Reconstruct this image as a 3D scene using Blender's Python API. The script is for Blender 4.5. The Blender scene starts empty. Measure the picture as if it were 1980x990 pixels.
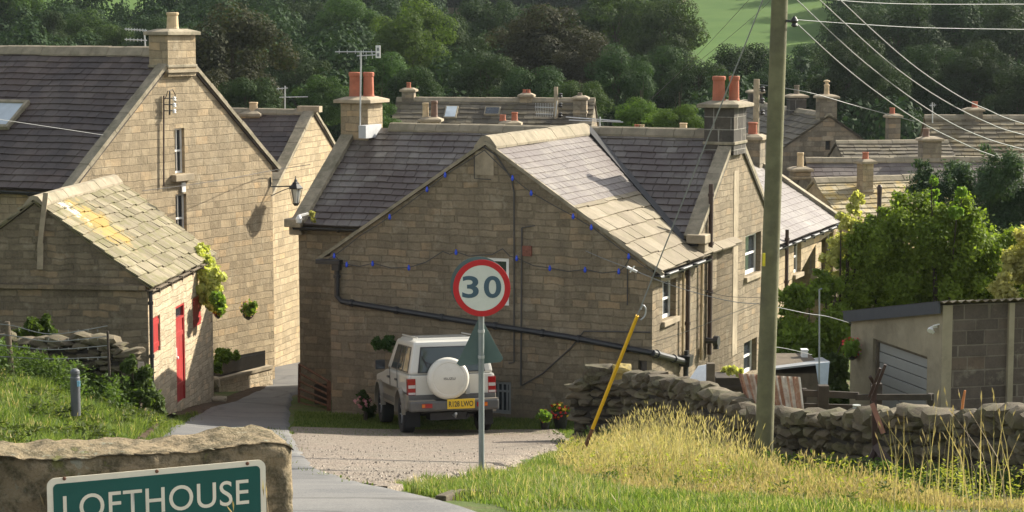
import bpy, math, random
import numpy as np
from mathutils import Vector, Matrix, geometry, noise as mnoise
random.seed(7); rng = np.random.default_rng(7)
SC = bpy.context.scene; COL = SC.collection
R = math.radians
FPX = 4000.0; PITCH = math.atan(445/4000.0)
_az, _el = math.radians(35.5), math.radians(30)
SUN = Vector((math.cos(_az)*math.cos(_el), math.sin(_az)*math.cos(_el), math.sin(_el)))
UPV = Vector((0, math.sin(PITCH), math.cos(PITCH))); FWD = Vector((0, math.cos(PITCH), -math.sin(PITCH)))

# ---------------------------------------------------------------- layout helpers: survey points measured from the camera position
def ray(px, py):
    return Vector((1,0,0))*((px-990)/FPX) + UPV*(-(py-495)/FPX) + FWD
def at(px, py, Y):
    d = ray(px, py); return d*(Y/d.y)
def onplane(px, py, P0, n):
    d = ray(px, py); return d*(P0.dot(n)/d.dot(n))

# ---------------------------------------------------------------- terrain
_rows = [(14,990),(17.5,940),(21.4,902),(26,889),(30,879),(34,870),(38.5,860),(40.6,849),(42,836),(45,807),(50,770),(55,742),(60,706),(66,690)]
_PY = [-60,-10, 0, 7] + [a for a,b in _rows] + [80,100,130,160,200,250,300,350,500,800,1500,3000]
_PZ = [6,-.6,-1.7,-2.35] + [at(990,b,a).z for a,b in _rows] + [-12.5,-14.5,-15,-13,-9,-4.5,0,4.4,20,60,150,300]
_RES = [ # px, py, Y, radius of influence
 (345,777,45,1.2),(408,772,48,1.6),(290,785,42,1.0),(120,775,36,3.0),(40,850,27,2.6),(-60,850,27,3),(20,705,37.5,3),(-100,700,37.5,3),(866,847,41.0,1.3),(745,840,43.6,1.0),(200,730,38,2.2),(-150,720,38,4),
 (150,860,29,1.8),(1477,880,27,2.5),(1165,842,36,2.5),(1620,940,27,2),(1720,955,26,2.5),(1900,990,23,3),(1822,860,34,3),(1645,850,37.5,3),(1300,900,24,3),(640,808,45.8,2.5),(900,804,44,2.5)]
_rp = []
def prof(y): 
    return float(np.interp(y, _PY, _PZ))
_py2 = np.arange(-60, 3000, 1.0); _pz2 = np.interp(_py2, _PY, _PZ)
k = np.ones(5)/5; _pz3 = np.convolve(np.pad(_pz2, 2, mode='edge'), k, 'valid')
def profs(y): return np.interp(y, _py2, _pz3)
for (_x,_y,_r) in [(-5.0,24,1.6),(-5.2,27,1.5),(-5.0,30,1.5),(-5.1,33,1.5),(-5.3,36,1.5),(-5.6,39,1.4),(-5.8,42,1.4),(-5.9,45,1.2),(-6.0,48,1.4),(-2.5,30,1.8),(-2,34,1.8),(-2.5,37,1.8),(-2.4,40,1.8),(-3.8,38,1.5),(0,38,1.8),(-1,42,1.6),(.3,32,1.5),(-.8,27,1.5),(-3.8,42,1.5),(-6.2,37.5,1.3),(-6.4,40,1.3),(-6.5,42.5,1.2),(-5.8,34.5,1.3),(-5.5,31,1.3),(-3.7,36,1.6),(-4.2,40,1.6),(-6.2,37.5,1.3),(-6.4,40,1.3),(-6.5,42.5,1.2)]: _rp.append((_x,_y,0.,_r)); _rp.append((_x,_y,0.,_r))
for (px,py,Y,rad) in _RES:
    p = at(px,py,Y); _rp.append((p.x,p.y,p.z-float(profs(p.y)),rad))
def Hn(X, Y):
    X = np.asarray(X, float); Y = np.asarray(Y, float)
    z = profs(Y)*1.0
    num = np.zeros_like(z); den = np.full_like(z, 0.25)
    for (x,y,r,rad) in _rp:
        w = np.exp(-((X-x)**2 + (Y-y)**2)/(2*rad*rad)); num = num + w*r; den = den + w
    z = z + num/den
    # broad roll of the far hillside
    f = np.clip((Y-90)/200, 0, 1)
    z = z + f*(2.5*np.sin(X/60+1.0)+1.5*np.sin(X/23.0+Y/70))
    return z
def H(x, y): return float(Hn(x, y))
def hit(px, py, y0=6, y1=120):
    d = ray(px, py); ys = np.arange(y0, y1, 0.1)
    zz = ys*(d.z/d.y); xx = ys*(d.x/d.y); h = Hn(xx, ys)
    idx = np.nonzero(zz <= h)[0]
    if len(idx) == 0: Y = y1
    else: Y = ys[idx[0]]
    return Vector((Y*d.x/d.y, Y, H(Y*d.x/d.y, Y)))
def gp(x, y, dz=0): return Vector((x, y, H(x,y)+dz))

# ---------------------------------------------------------------- materials
def new_mat(name):
    m = bpy.data.materials.new(name); m.use_nodes = True
    nt = m.node_tree; b = nt.nodes['Principled BSDF']; return m, nt, b
class NT:
    def __init__(s, nt): s.nt = nt
    def n(s, typ, **kw):
        nd = s.nt.nodes.new(typ)
        for k_, v in kw.items():
            if k_.startswith('i_'): nd.inputs[k_[2:].replace('_',' ')].default_value = v
            else: setattr(nd, k_, v)
        return nd
    def l(s, a, b): s.nt.links.new(a, b)
    def math(s, op, a, b=None, c=None):
        nd = s.nt.nodes.new('ShaderNodeMath'); nd.operation = op
        for i, v in enumerate((a,b,c)):
            if v is None: continue
            if hasattr(v, 'links'): s.l(v, nd.inputs[i])
            else: nd.inputs[i].default_value = v
        return nd.outputs[0]
    def mix(s, fac, a, b, blend='MIX'):
        nd = s.nt.nodes.new('ShaderNodeMix'); nd.data_type = 'RGBA'; nd.blend_type = blend
        for i, v in ((0,fac),(6,a),(7,b)):
            if hasattr(v, 'links'): s.l(v, nd.inputs[i])
            else: nd.inputs[i].default_value = (v if i == 0 else (*v, 1) if len(v) == 3 else v)
        return nd.outputs[2]
    def noise(s, vec, scale, detail=4, rough=0.6):
        nd = s.n('ShaderNodeTexNoise'); nd.inputs['Scale'].default_value = scale; nd.inputs['Detail'].default_value = detail
        nd.inputs['Roughness'].default_value = rough
        if vec is not None: s.l(vec, nd.inputs['Vector'])
        return nd.outputs['Fac']
    def ramp(s, fac, stops, interp='LINEAR'):
        nd = s.n('ShaderNodeValToRGB'); cr = nd.color_ramp; cr.interpolation = interp
        while len(cr.elements) < len(stops): cr.elements.new(0.5)
        for e, (p, c) in zip(cr.elements, stops):
            e.position = p; e.color = (*c, 1) if len(c) == 3 else c
        s.l(fac, nd.inputs[0]); return nd.outputs[0]
    def bump(s, h, dist, strength=1.0, normal=None):
        nd = s.n('ShaderNodeBump'); nd.inputs['Strength'].default_value = strength; nd.inputs['Distance'].default_value = dist
        s.l(h, nd.inputs['Height'])
        if normal is not None: s.l(normal, nd.inputs['Normal'])
        return nd.outputs[0]
def g(v): return (v, v, v)

def mat_masonry(name, c1, c2, mortar, bw, rh, mort=0.012, warp=0.03, bump=0.02, stain=0.5, dark=(.10,.085,.06), vary=0.16):
    m, nt, b = new_mat(name); N = NT(nt)
    uv = N.n('ShaderNodeUVMap'); uv.uv_map = 'UVMap'
    ob = N.n('ShaderNodeTexCoord')
    nz = N.n('ShaderNodeTexNoise'); nz.inputs['Scale'].default_value = 2.3; nz.inputs['Detail'].default_value = 3; N.l(uv.outputs[0], nz.inputs['Vector'])
    sub = N.n('ShaderNodeVectorMath', operation='SUBTRACT'); N.l(nz.outputs['Color'], sub.inputs[0]); sub.inputs[1].default_value = (.5,.5,.5)
    scl = N.n('ShaderNodeVectorMath', operation='SCALE'); N.l(sub.outputs[0], scl.inputs[0]); scl.inputs['Scale'].default_value = warp*2
    add = N.n('ShaderNodeVectorMath', operation='ADD'); N.l(uv.outputs[0], add.inputs[0]); N.l(scl.outputs[0], add.inputs[1])
    sp = N.n('ShaderNodeSeparateXYZ'); N.l(add.outputs[0], sp.inputs[0])
    cv = N.n('ShaderNodeCombineXYZ'); N.l(N.math('MULTIPLY', sp.outputs[1], 1.7), cv.inputs[0])
    vv = N.math('ADD', sp.outputs[1], N.math('MULTIPLY', N.noise(cv.outputs[0], 1.0, 1, .5), rh*1.1))
    row = N.math('FLOOR', N.math('DIVIDE', vv, rh))
    cmb0 = N.n('ShaderNodeCombineXYZ'); N.l(N.math('MULTIPLY', sp.outputs[0], 1.1/bw*0.35), cmb0.inputs[0]); N.l(N.math('MULTIPLY', row, 7.31), cmb0.inputs[1])
    n1 = N.noise(cmb0.outputs[0], 1.0, 1, .5)
    xo = N.math('ADD', sp.outputs[0], N.math('MULTIPLY', n1, bw*3.2))
    cmb = N.n('ShaderNodeCombineXYZ'); N.l(xo, cmb.inputs[0]); N.l(vv, cmb.inputs[1])
    br = N.n('ShaderNodeTexBrick'); N.l(cmb.outputs[0], br.inputs['Vector'])
    br.inputs['Scale'].default_value = 1; br.inputs['Brick Width'].default_value = bw; br.inputs['Row Height'].default_value = rh
    br.inputs['Mortar Size'].default_value = mort; br.inputs['Mortar Smooth'].default_value = 0.4; br.offset = .5
    br.inputs['Color1'].default_value = (*c1,1); br.inputs['Color2'].default_value = (*c2,1); br.inputs['Mortar'].default_value = (*mortar,1)
    big = N.noise(ob.outputs['Object'], .55, 4, .6); mid = N.noise(ob.outputs['Object'], 4.5, 5, .65); fine = N.noise(ob.outputs['Object'], 26, 4, .7)
    par = N.math('FLOORED_MODULO', row, 2.0)
    bid = N.math('FLOOR', N.math('DIVIDE', N.math('ADD', xo, N.math('MULTIPLY', N.math('SUBTRACT', 1.0, par), .5*bw)), bw))
    cw = N.n('ShaderNodeCombineXYZ'); N.l(bid, cw.inputs[0]); N.l(row, cw.inputs[1]); wn = N.n('ShaderNodeTexWhiteNoise', noise_dimensions='2D'); N.l(cw.outputs[0], wn.inputs['Vector'])
    mx_ = lambda a, b_, f: tuple(a[i]*(1-f)+b_[i]*f for i in range(3))
    blk = N.ramp(wn.outputs['Value'], [(0, tuple(x*.68 for x in c2)), (.12, tuple(x*.9 for x in c2)), (.45, mx_(c1,c2,.6)), (.8, c1), (1, (min(1,c1[0]*1.18), c1[1]*1.02, c1[2]*.86))])
    c = N.mix(br.outputs['Fac'], blk, mortar)
    c = N.mix(N.math('MULTIPLY', N.ramp(mid, [(.42,g(0)),(.66,g(1))]), .5), c, tuple(x*.5 for x in c2))
    c = N.mix(N.math('MULTIPLY', N.ramp(big, [(.42,g(0)),(.72,g(1))]), stain), c, dark)
    sm = N.n('ShaderNodeMapping'); sm.inputs['Scale'].default_value = (1.5,1.5,.16); N.l(ob.outputs['Object'], sm.inputs['Vector'])
    c = N.mix(N.math('MULTIPLY', N.ramp(N.noise(sm.outputs[0], 1.6, 5, .6), [(.50,g(0)),(.68,g(1))]), stain*.8), c, tuple(x*.75 for x in dark))
    c = N.mix(N.math('MULTIPLY', N.ramp(N.noise(ob.outputs['Object'], 2.1, 5, .7), [(.56,g(0)),(.66,g(1))]), .35), c, (.40,.36,.27))
    c = N.mix(N.math('MULTIPLY', N.ramp(fine, [(.3,g(0)),(.75,g(1))]), vary*2.2), c, tuple(min(1,x*1.35) for x in c1))
    N.l(c, b.inputs['Base Color']); b.inputs['Roughness'].default_value = .92; b.inputs['Specular IOR Level'].default_value = .2
    h = N.math('ADD', N.math('MULTIPLY', br.outputs['Fac'], -1.0), N.math('ADD', N.math('MULTIPLY', mid, .9), N.math('MULTIPLY', fine, .5)))
    N.l(N.bump(h, bump, .9), b.inputs['Normal']); return m

def mat_rubble(name, c1, c2, mortar, scale, bump=.035):
    m, nt, b = new_mat(name); N = NT(nt)
    uv = N.n('ShaderNodeUVMap'); uv.uv_map = 'UVMap'; ob = N.n('ShaderNodeTexCoord')
    mp = N.n('ShaderNodeMapping'); mp.inputs['Scale'].default_value = (scale, scale*1.9, 1); N.l(uv.outputs[0], mp.inputs['Vector'])
    nz = N.n('ShaderNodeTexNoise'); nz.inputs['Scale'].default_value = 1.2; N.l(mp.outputs[0], nz.inputs['Vector'])
    vm = N.n('ShaderNodeVectorMath', operation='MULTIPLY_ADD'); N.l(nz.outputs['Color'], vm.inputs[0]); vm.inputs[1].default_value = (.55,.55,0); N.l(mp.outputs[0], vm.inputs[2])
    vo = N.n('ShaderNodeTexVoronoi', feature='DISTANCE_TO_EDGE'); N.l(vm.outputs[0], vo.inputs['Vector']); vo.inputs['Scale'].default_value = 1; vo.inputs['Randomness'].default_value = .8
    vc = N.n('ShaderNodeTexVoronoi', feature='F1'); N.l(vm.outputs[0], vc.inputs['Vector']); vc.inputs['Scale'].default_value = 1; vc.inputs['Randomness'].default_value = .8
    sx = N.n('ShaderNodeSeparateXYZ'); N.l(vc.outputs['Color'], sx.inputs[0])
    base = N.mix(sx.outputs[0], c1, c2)
    e = N.ramp(vo.outputs['Distance'], [(.02,g(0)),(.10,g(1))])
    c = N.mix(e, mortar, base)
    mid = N.noise(ob.outputs['Object'], 7, 5, .65)
    c = N.mix(N.math('MULTIPLY', N.ramp(mid, [(.45,g(0)),(.7,g(1))]), .5), c, tuple(x*.5 for x in c2))
    N.l(c, b.inputs['Base Color']); b.inputs['Roughness'].default_value = .95; b.inputs['Specular IOR Level'].default_value = .15
    h = N.math('ADD', N.ramp(vo.outputs['Distance'], [(0,g(0)),(.25,g(1))]), N.math('MULTIPLY', mid, .8))
    N.l(N.bump(h, bump, .9), b.inputs['Normal']); return m

def mat_slab(name, stops, lichen=None, lich_amt=.5, lscale=1.1, rough=.7, bump=.006, patch=None, tint=None):
    """roof slates / slabs / walling stones: tone per piece from the 'rnd' attribute"""
    m, nt, b = new_mat(name); N = NT(nt); ob = N.n('ShaderNodeTexCoord')
    a = N.n('ShaderNodeAttribute', attribute_name='rnd')
    c = N.ramp(a.outputs['Fac'], stops)
    mid = N.noise(ob.outputs['Object'], 5, 5, .7); fine = N.noise(ob.outputs['Object'], 38, 4, .7); big = N.noise(ob.outputs['Object'], lscale, 5, .65)
    c = N.mix(N.math('MULTIPLY', N.ramp(mid, [(.35,g(0)),(.7,g(1))]), .4), c, tuple(x*.55 for x in stops[0][1]))
    c = N.mix(N.math('MULTIPLY', N.ramp(fine, [(.4,g(0)),(.8,g(1))]), .35), c, tuple(min(1,x*1.4) for x in stops[-1][1]))
    if lichen:
        c = N.mix(N.math('MULTIPLY', N.ramp(N.math('ADD', N.math('MULTIPLY',big,.7), N.math('MULTIPLY',fine,.3)), [(.47,g(0)),(.60,g(1))]), lich_amt), c, lichen)
    if tint:
        tn = N.noise(ob.outputs['Object'], .75, 4, .6); c = N.mix(N.math('MULTIPLY', N.ramp(tn, [(.38,g(0)),(.62,g(1))]), .75), c, tint)
    if patch:   # (colour, centre, radius, amount)
        for (pc, ctr, rad, amt) in patch:
            d = N.n('ShaderNodeVectorMath', operation='DISTANCE'); N.l(ob.outputs['Object'], d.inputs[0]); d.inputs[1].default_value = ctr
            f = N.math('ADD', N.math('DIVIDE', d.outputs['Value'], rad), N.math('MULTIPLY', N.math('SUBTRACT', N.noise(ob.outputs['Object'], 3.2, 6, .75), .5), 3.2))
            c = N.mix(N.math('MULTIPLY', N.ramp(f, [(.45,g(1)),(.85,g(0))]), amt), c, pc)
    N.l(c, b.inputs['Base Color']); b.inputs['Roughness'].default_value = rough; b.inputs['Specular IOR Level'].default_value = .35
    h = N.math('ADD', N.math('MULTIPLY', mid, .8), N.math('MULTIPLY', fine, .45)); N.l(N.bump(h, bump, .8), b.inputs['Normal']); return m

def mat_plain(name, col, rough=.6, metal=0., var=.25, scale=6, dirt=None, dirt_amt=.4, spec=.5, bump=0, emis=None, coat=0, trans=0):
    m, nt, b = new_mat(name); N = NT(nt); ob = N.n('ShaderNodeTexCoord')
    f = N.noise(ob.outputs['Object'], scale, 6, .65)
    c = N.mix(N.ramp(f, [(.3,g(0)),(.7,g(1))]), tuple(x*(1-var) for x in col), tuple(min(1,x*(1+var*.6)) for x in col))
    if dirt:
        f2 = N.noise(ob.outputs['Object'], scale*.37, 7, .75)
        c = N.mix(N.math('MULTIPLY', N.ramp(f2, [(.48,g(0)),(.62,g(1))]), dirt_amt), c, dirt)
    N.l(c, b.inputs['Base Color']); b.inputs['Roughness'].default_value = rough; b.inputs['Metallic'].default_value = metal
    b.inputs['Specular IOR Level'].default_value = spec; b.inputs['Coat Weight'].default_value = coat
    if bump: N.l(N.bump(N.noise(ob.outputs['Object'], scale*3, 6, .7), bump, .8), b.inputs['Normal'])
    return m
def mat_leaf(name, a, bcol, trans=.35, scale=.9, spec=.25, midc=None):
    m, nt, b = new_mat(name); N = NT(nt)
    at_ = N.n('ShaderNodeAttribute', attribute_name='rnd'); ob = N.n('ShaderNodeTexCoord'); oi = N.n('ShaderNodeObjectInfo')
    f = N.math('ADD', N.math('MULTIPLY', at_.outputs['Fac'], .65), N.math('MULTIPLY', N.noise(ob.outputs['Object'], scale, 3, .5), .5))
    c = N.ramp(f, [(.15, a), (.95, bcol)] if midc is None else [(.18, a), (.5, midc), (.92, bcol)])
    hs = N.n('ShaderNodeHueSaturation'); N.l(c, hs.inputs['Color'])
    N.l(N.math('ADD', .80, N.math('MULTIPLY', oi.outputs['Random'], .42)), hs.inputs['Value'])
    N.l(N.math('ADD', .487, N.math('MULTIPLY', oi.outputs['Random'], .026)), hs.inputs['Hue'])
    out = nt.nodes['Material Output']; tr = N.n('ShaderNodeBsdfTranslucent'); N.l(hs.outputs[0], b.inputs['Base Color'])
    b2 = N.mix(1.0, hs.outputs[0], (1.25,1.3,.55), 'MULTIPLY'); N.l(b2, tr.inputs['Color'])
    b.inputs['Roughness'].default_value = .7; b.inputs['Specular IOR Level'].default_value = spec
    mx = N.n('ShaderNodeMixShader'); mx.inputs[0].default_value = trans; N.l(b.outputs[0], mx.inputs[1]); N.l(tr.outputs[0], mx.inputs[2]); N.l(mx.outputs[0], out.inputs[0])
    return m
def mat_glass(name, col=(.02,.025,.03), rough=.06):
    m, nt, b = new_mat(name); N = NT(nt); ob = N.n('ShaderNodeTexCoord')
    f = N.noise(ob.outputs['Object'], 2.5, 2, .5); N.l(N.mix(f, col, tuple(x*1.8 for x in col)), b.inputs['Base Color'])
    b.inputs['Roughness'].default_value = rough; b.inputs['Specular IOR Level'].default_value = .8
    N.l(N.bump(f, .01, .3), b.inputs['Normal']); return m

# ---------------------------------------------------------------- mesh builder
WOFF = {}
class MB:
    def __init__(s): s.v = []; s.f = []; s.r = []
    def add(s, vs, fs, rnd=None):
        o = len(s.v); s.v.extend([tuple(x) for x in vs]); rnd = random.random() if rnd is None else rnd
        for f in fs: s.f.append([i+o for i in f]); s.r.append(rnd)
    def quad(s, a, b, c, d, rnd=None): s.add([a,b,c,d], [(0,1,2,3)], rnd)
    def box(s, c, ax, ay, az, rnd=None, taper=1.0):
        c = Vector(c); ax=Vector(ax); ay=Vector(ay); az=Vector(az)   # half-extent vectors
        vs = [c-ax-ay-az, c+ax-ay-az, c+ax+ay-az, c-ax+ay-az, c-ax*taper-ay*taper+az, c+ax*taper-ay*taper+az, c+ax*taper+ay*taper+az, c-ax*taper+ay*taper+az]
        s.add(vs, [(0,3,2,1),(4,5,6,7),(0,1,5,4),(1,2,6,5),(2,3,7,6),(3,0,4,7)], rnd)
    def bxx(s, x0,x1,y0,y1,z0,z1, rnd=None):
        s.box(((x0+x1)/2,(y0+y1)/2,(z0+z1)/2), ((x1-x0)/2,0,0), (0,(y1-y0)/2,0), (0,0,(z1-z0)/2), rnd)
    def bar(s, a, b, w, h=None, rnd=None, up=(0,0,1)):
        a = Vector(a); b = Vector(b); h = h or w; d = (b-a); L = d.length; d.normalize()
        u = Vector(up); sd = d.cross(u)
        if sd.length < 1e-4: sd = d.cross(Vector((1,0,0)))
        sd.normalize(); u = sd.cross(d).normalized()
        s.box((a+b)/2, d*(L/2), sd*(w/2), u*(h/2), rnd)
    def tube(s, pts, rad, n=8, rnd=None, caps=True):
        pts = [Vector(p) for p in pts]; rads = rad if isinstance(rad, (list,tuple)) else [rad]*len(pts)
        vs = []; fs = []; prev = None
        for i, p in enumerate(pts):
            d = (pts[min(i+1,len(pts)-1)] - pts[max(i-1,0)]).normalized()
            if prev is None:
                a = d.orthogonal().normalized()
            else:
                a = (prev - d*prev.dot(d)).normalized()
            prev = a; bb = d.cross(a)
            for k_ in range(n):
                t = 2*math.pi*k_/n; vs.append(p + (a*math.cos(t)+bb*math.sin(t))*rads[i])
        for i in range(len(pts)-1):
            for k_ in range(n):
                fs.append((i*n+k_, i*n+(k_+1)%n, (i+1)*n+(k_+1)%n, (i+1)*n+k_))
        if caps: fs.append(tuple(range(n-1,-1,-1))); fs.append(tuple(range((len(pts)-1)*n, len(pts)*n)))
        s.add(vs, fs, rnd)
    def lathe(s, c, prof_, n=20, axis=(0,0,1), rnd=None, closed=True):
        c = Vector(c); ax = Vector(axis).normalized(); a = ax.orthogonal().normalized(); bb = ax.cross(a); vs = []; fs = []
        for (r_, h_) in prof_:
            for k_ in range(n):
                t = 2*math.pi*k_/n; vs.append(c + ax*h_ + (a*math.cos(t)+bb*math.sin(t))*r_)
        for i in range(len(prof_)-1):
            for k_ in range(n): fs.append((i*n+k_, i*n+(k_+1)%n, (i+1)*n+(k_+1)%n, (i+1)*n+k_))
        if closed: fs.append(tuple(range(n-1,-1,-1))); fs.append(tuple(range((len(prof_)-1)*n, len(prof_)*n)))
        s.add(vs, fs, rnd)
    def prism(s, poly, d, rnd=None):
        """poly: list of 3D points (planar), extruded by vector d"""
        n = len(poly); d = Vector(d); vs = [Vector(p) for p in poly] + [Vector(p)+d for p in poly]
        fs = [tuple(range(n-1,-1,-1)), tuple(range(n,2*n))] + [(i,(i+1)%n,n+(i+1)%n,n+i) for i in range(n)]
        s.add(vs, fs, rnd)
    def rock(s, c, ax, ay, az, seed, sub=2, rough=.16, rnd=None):
        import bmesh
        key = sub
        if key not in _ICO:
            bm = bmesh.new(); bmesh.ops.create_icosphere(bm, subdivisions=sub, radius=1)
            _ICO[key] = ([v.co.copy() for v in bm.verts], [[v.index for v in f.verts] for f in bm.faces]); bm.free()
        V, Fc = _ICO[key]; c = Vector(c); out = []
        for v in V:
            m_ = max(abs(v.x), abs(v.y), abs(v.z)); q = v*(1.0/m_)*.62 + v*.38*1.12      # between a box and a ball
            nn = mnoise.noise(v*1.7 + Vector((seed*3.1, seed*1.7, seed))) + .5*mnoise.noise(v*4.1+Vector((seed,seed*2.2,0)))
            q = q*(1+rough*nn*1.6); out.append(c + ax*q.x + ay*q.y + az*q.z)
        s.add(out, Fc, rnd)
    def build(s, name, mat, parent=None, smooth=False, uv=False, bevel=0, local=False, autosmooth=None):
        off = Vector((0,0,0))
        if parent is not None and not local: off = WOFF.get(parent.name, Vector((0,0,0)))
        V = np.array(s.v, dtype=float).reshape(-1,3) - np.array(off)
        me = bpy.data.meshes.new(name); me.from_pydata(V.tolist(), [], s.f)
        mats = mat if isinstance(mat, (list,tuple)) else [mat]
        for m_ in mats: me.materials.append(m_)
        at_ = me.attributes.new('rnd', 'FLOAT', 'FACE'); at_.data.foreach_set('value', np.array(s.r, dtype=np.float32))
        if uv: auto_uv(me)
        if smooth: me.polygons.foreach_set('use_smooth', [True]*len(me.polygons))
        me.update()
        o = bpy.data.objects.new(name, me); COL.objects.link(o)
        if parent is not None: o.parent = parent; WOFF[o.name] = off
        if bevel:
            md = o.modifiers.new('b', 'BEVEL'); md.width = bevel; md.segments = 2; md.limit_method = 'ANGLE'; md.angle_limit = R(35)
        return o
_ICO = {}
def auto_uv(me):
    n = len(me.polygons); nl = len(me.loops)
    nr = np.zeros(n*3); me.polygons.foreach_get('normal', nr); nr = nr.reshape(-1,3)
    ls = np.zeros(n, int); lt = np.zeros(n, int); me.polygons.foreach_get('loop_start', ls); me.polygons.foreach_get('loop_total', lt)
    vi = np.zeros(nl, int); me.loops.foreach_get('vertex_index', vi); co = np.zeros(len(me.vertices)*3); me.vertices.foreach_get('co', co); co = co.reshape(-1,3)
    pid = np.repeat(np.arange(n), lt)
    u = np.cross(np.array([0,0,1.0]), nr); L = np.linalg.norm(u, axis=1); flat = L < .05; u[flat] = (1,0,0); L[flat] = 1; u /= L[:,None]
    w = np.cross(nr, u)
    P = co[vi]; U = np.stack([(P*u[pid]).sum(1), (P*w[pid]).sum(1)], 1)
    l = me.uv_layers.new(name='UVMap'); l.data.foreach_set('uv', U.ravel())
def root(name, loc, label, cat, group=None, rotz=0, kind=None):
    o = bpy.data.objects.new(name, None); COL.objects.link(o); o.location = loc; o.rotation_euler = (0,0,rotz); o.empty_display_size = .3
    WOFF[o.name] = Vector(loc); tag(o, label, cat, group, kind); return o
def tag(o, label=None, cat=None, group=None, kind=None):
    if label: o['label'] = label
    if cat: o['category'] = cat
    if group: o['group'] = group
    if kind: o['kind'] = kind
    return o
def npmesh(name, V, Fq, rnd, mat, parent=None, nv=4, smooth=False, off=None):
    """V: (n,nv,3) faces of nv corners"""
    V = np.asarray(V, dtype=np.float32)
    if off is not None: V = V - np.array(off, dtype=np.float32)
    n = V.shape[0]; me = bpy.data.meshes.new(name)
    me.vertices.add(n*nv); me.vertices.foreach_set('co', V.reshape(-1))
    me.loops.add(n*nv); me.loops.foreach_set('vertex_index', np.arange(n*nv, dtype=np.int32))
    me.polygons.add(n); me.polygons.foreach_set('loop_start', np.arange(0, n*nv, nv, dtype=np.int32)); me.polygons.foreach_set('loop_total', np.full(n, nv, dtype=np.int32))
    me.materials.append(mat); a = me.attributes.new('rnd','FLOAT','FACE'); a.data.foreach_set('value', np.asarray(rnd, dtype=np.float32))
    me.update(calc_edges=True); me.validate()
    o = bpy.data.objects.new(name, me); COL.objects.link(o)
    if parent is not None: o.parent = parent
    return o
def leaves(blobs, n, size, seed=0, aspect=.6, flat=.35, shell=.55, jit=.16, nrnd=.55):
    """leaf quads spread through a set of blobs (cx,cy,cz,rx,ry,rz)"""
    r = np.random.default_rng(seed); B = np.array(blobs, float); vol = (B[:,3]*B[:,4]*B[:,5])**.67; idx = r.choice(len(B), n, p=vol/vol.sum())
    d = r.normal(size=(n,3)); d /= np.linalg.norm(d, axis=1)[:,None]; rad = shell + (1-shell)*r.random(n)**.6
    rad *= 1 + jit*r.normal(size=n)
    P = B[idx,:3] + d*rad[:,None]*B[idx,3:6]
    nr = d*(1-flat) + r.normal(size=(n,3))*nrnd; nr[:,2] += .25; nr /= np.linalg.norm(nr, axis=1)[:,None]
    t = np.cross(nr, r.normal(size=(n,3))); t /= np.linalg.norm(t, axis=1)[:,None]; bt = np.cross(nr, t)
    s = size*(.55+.9*r.random(n))[:,None]
    a = P - t*s; c = P + t*s; b = P - bt*s*aspect - nr*s*.15; e = P + bt*s*aspect - nr*s*.15
    rn = np.clip(r.random(n)*.6 + .4*(idx % 7)/7.0, 0, 1)
    return np.stack([a,b,c,e], 1), rn
SKYS=.108; SUNE=5.0; EXPO=1.15
# ---------------------------------------------------------------- shared materials
M = {}
M['stone_a'] = mat_masonry('sandstone_courses', (.395,.315,.205), (.285,.225,.145), (.22,.18,.12), .38, .185, .009, .03, .035, .5, (.17,.145,.105))
M['stone_b'] = mat_masonry('weathered_sandstone', (.29,.235,.16), (.205,.165,.112), (.20,.165,.113), .36, .155, .011, .055, .045, .6, (.13,.11,.08))
M['stone_c'] = mat_masonry('sandstone_pale', (.42,.335,.215), (.31,.245,.155), (.24,.195,.13), .40, .19, .010, .03, .028, .25, (.20,.16,.11))
M['stone_far'] = mat_masonry('dark_sandstone', (.27,.23,.17), (.17,.145,.11), (.20,.17,.13), .45, .2, .012, .03, .025, .6, (.09,.08,.06))
M['stone_chim'] = mat_masonry('sooty_stone', (.085,.077,.066), (.06,.054,.048), (.36,.34,.30), .52, .40, .014, .004, .012, .2, (.05,.045,.04))
M['rubble'] = mat_masonry('sun_toned_rubble', (.58,.48,.34), (.43,.345,.235), (.48,.40,.285), .27, .135, .014, .085, .07, .25, (.22,.17,.11))
M['rubble_dk'] = mat_masonry('shade_toned_courses', (.25,.205,.14), (.155,.125,.085), (.17,.142,.10), .40, .135, .014, .07, .05, .6, (.08,.07,.05))
M['dress'] = mat_plain('dressed_stone', (.36,.30,.215), .9, var=.3, scale=3, dirt=(.15,.13,.09), dirt_amt=.5, spec=.2, bump=.01)
M['coping'] = mat_plain('coping_stone', (.30,.26,.19), .92, var=.35, scale=4, dirt=(.13,.125,.08), dirt_amt=.6, spec=.2, bump=.015)
M['ridge'] = mat_plain('ridge_stone', (.28,.24,.175), .92, var=.3, scale=3, dirt=(.16,.15,.10), dirt_amt=.5, spec=.2, bump=.012)
M['slate'] = mat_slab('welsh_slate', [(0,(.095,.080,.072)),(.6,(.135,.115,.102)),(.9,(.165,.145,.128)),(1,(.27,.25,.215))], (.22,.205,.165), .4, 1.1, .40, tint=(.068,.048,.043))
M['slate_purple'] = mat_slab('purple_slate', [(0,(.052,.036,.030)),(.5,(.085,.058,.048)),(1,(.125,.095,.08))], (.13,.115,.095), .3, .6, .55, tint=(.045,.036,.034))
M['slate_pale'] = mat_slab('pale_slate', [(0,(.10,.083,.075)),(.5,(.128,.108,.098)),(1,(.17,.148,.13))], (.27,.245,.195), .45, 1.8, .55, tint=(.105,.082,.076))
M['slate_brown'] = mat_slab('brown_stone_slates', [(0,(.065,.055,.042)),(.5,(.10,.086,.065)),(1,(.16,.138,.10))], (.15,.125,.065), .5, .9, .85, .01)
M['slab'] = mat_slab('stone_slabs', [(0,(.155,.125,.085)),(.5,(.215,.178,.125)),(1,(.275,.235,.168))], (.16,.14,.08), .5, 2.2, .85, .012)
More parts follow.
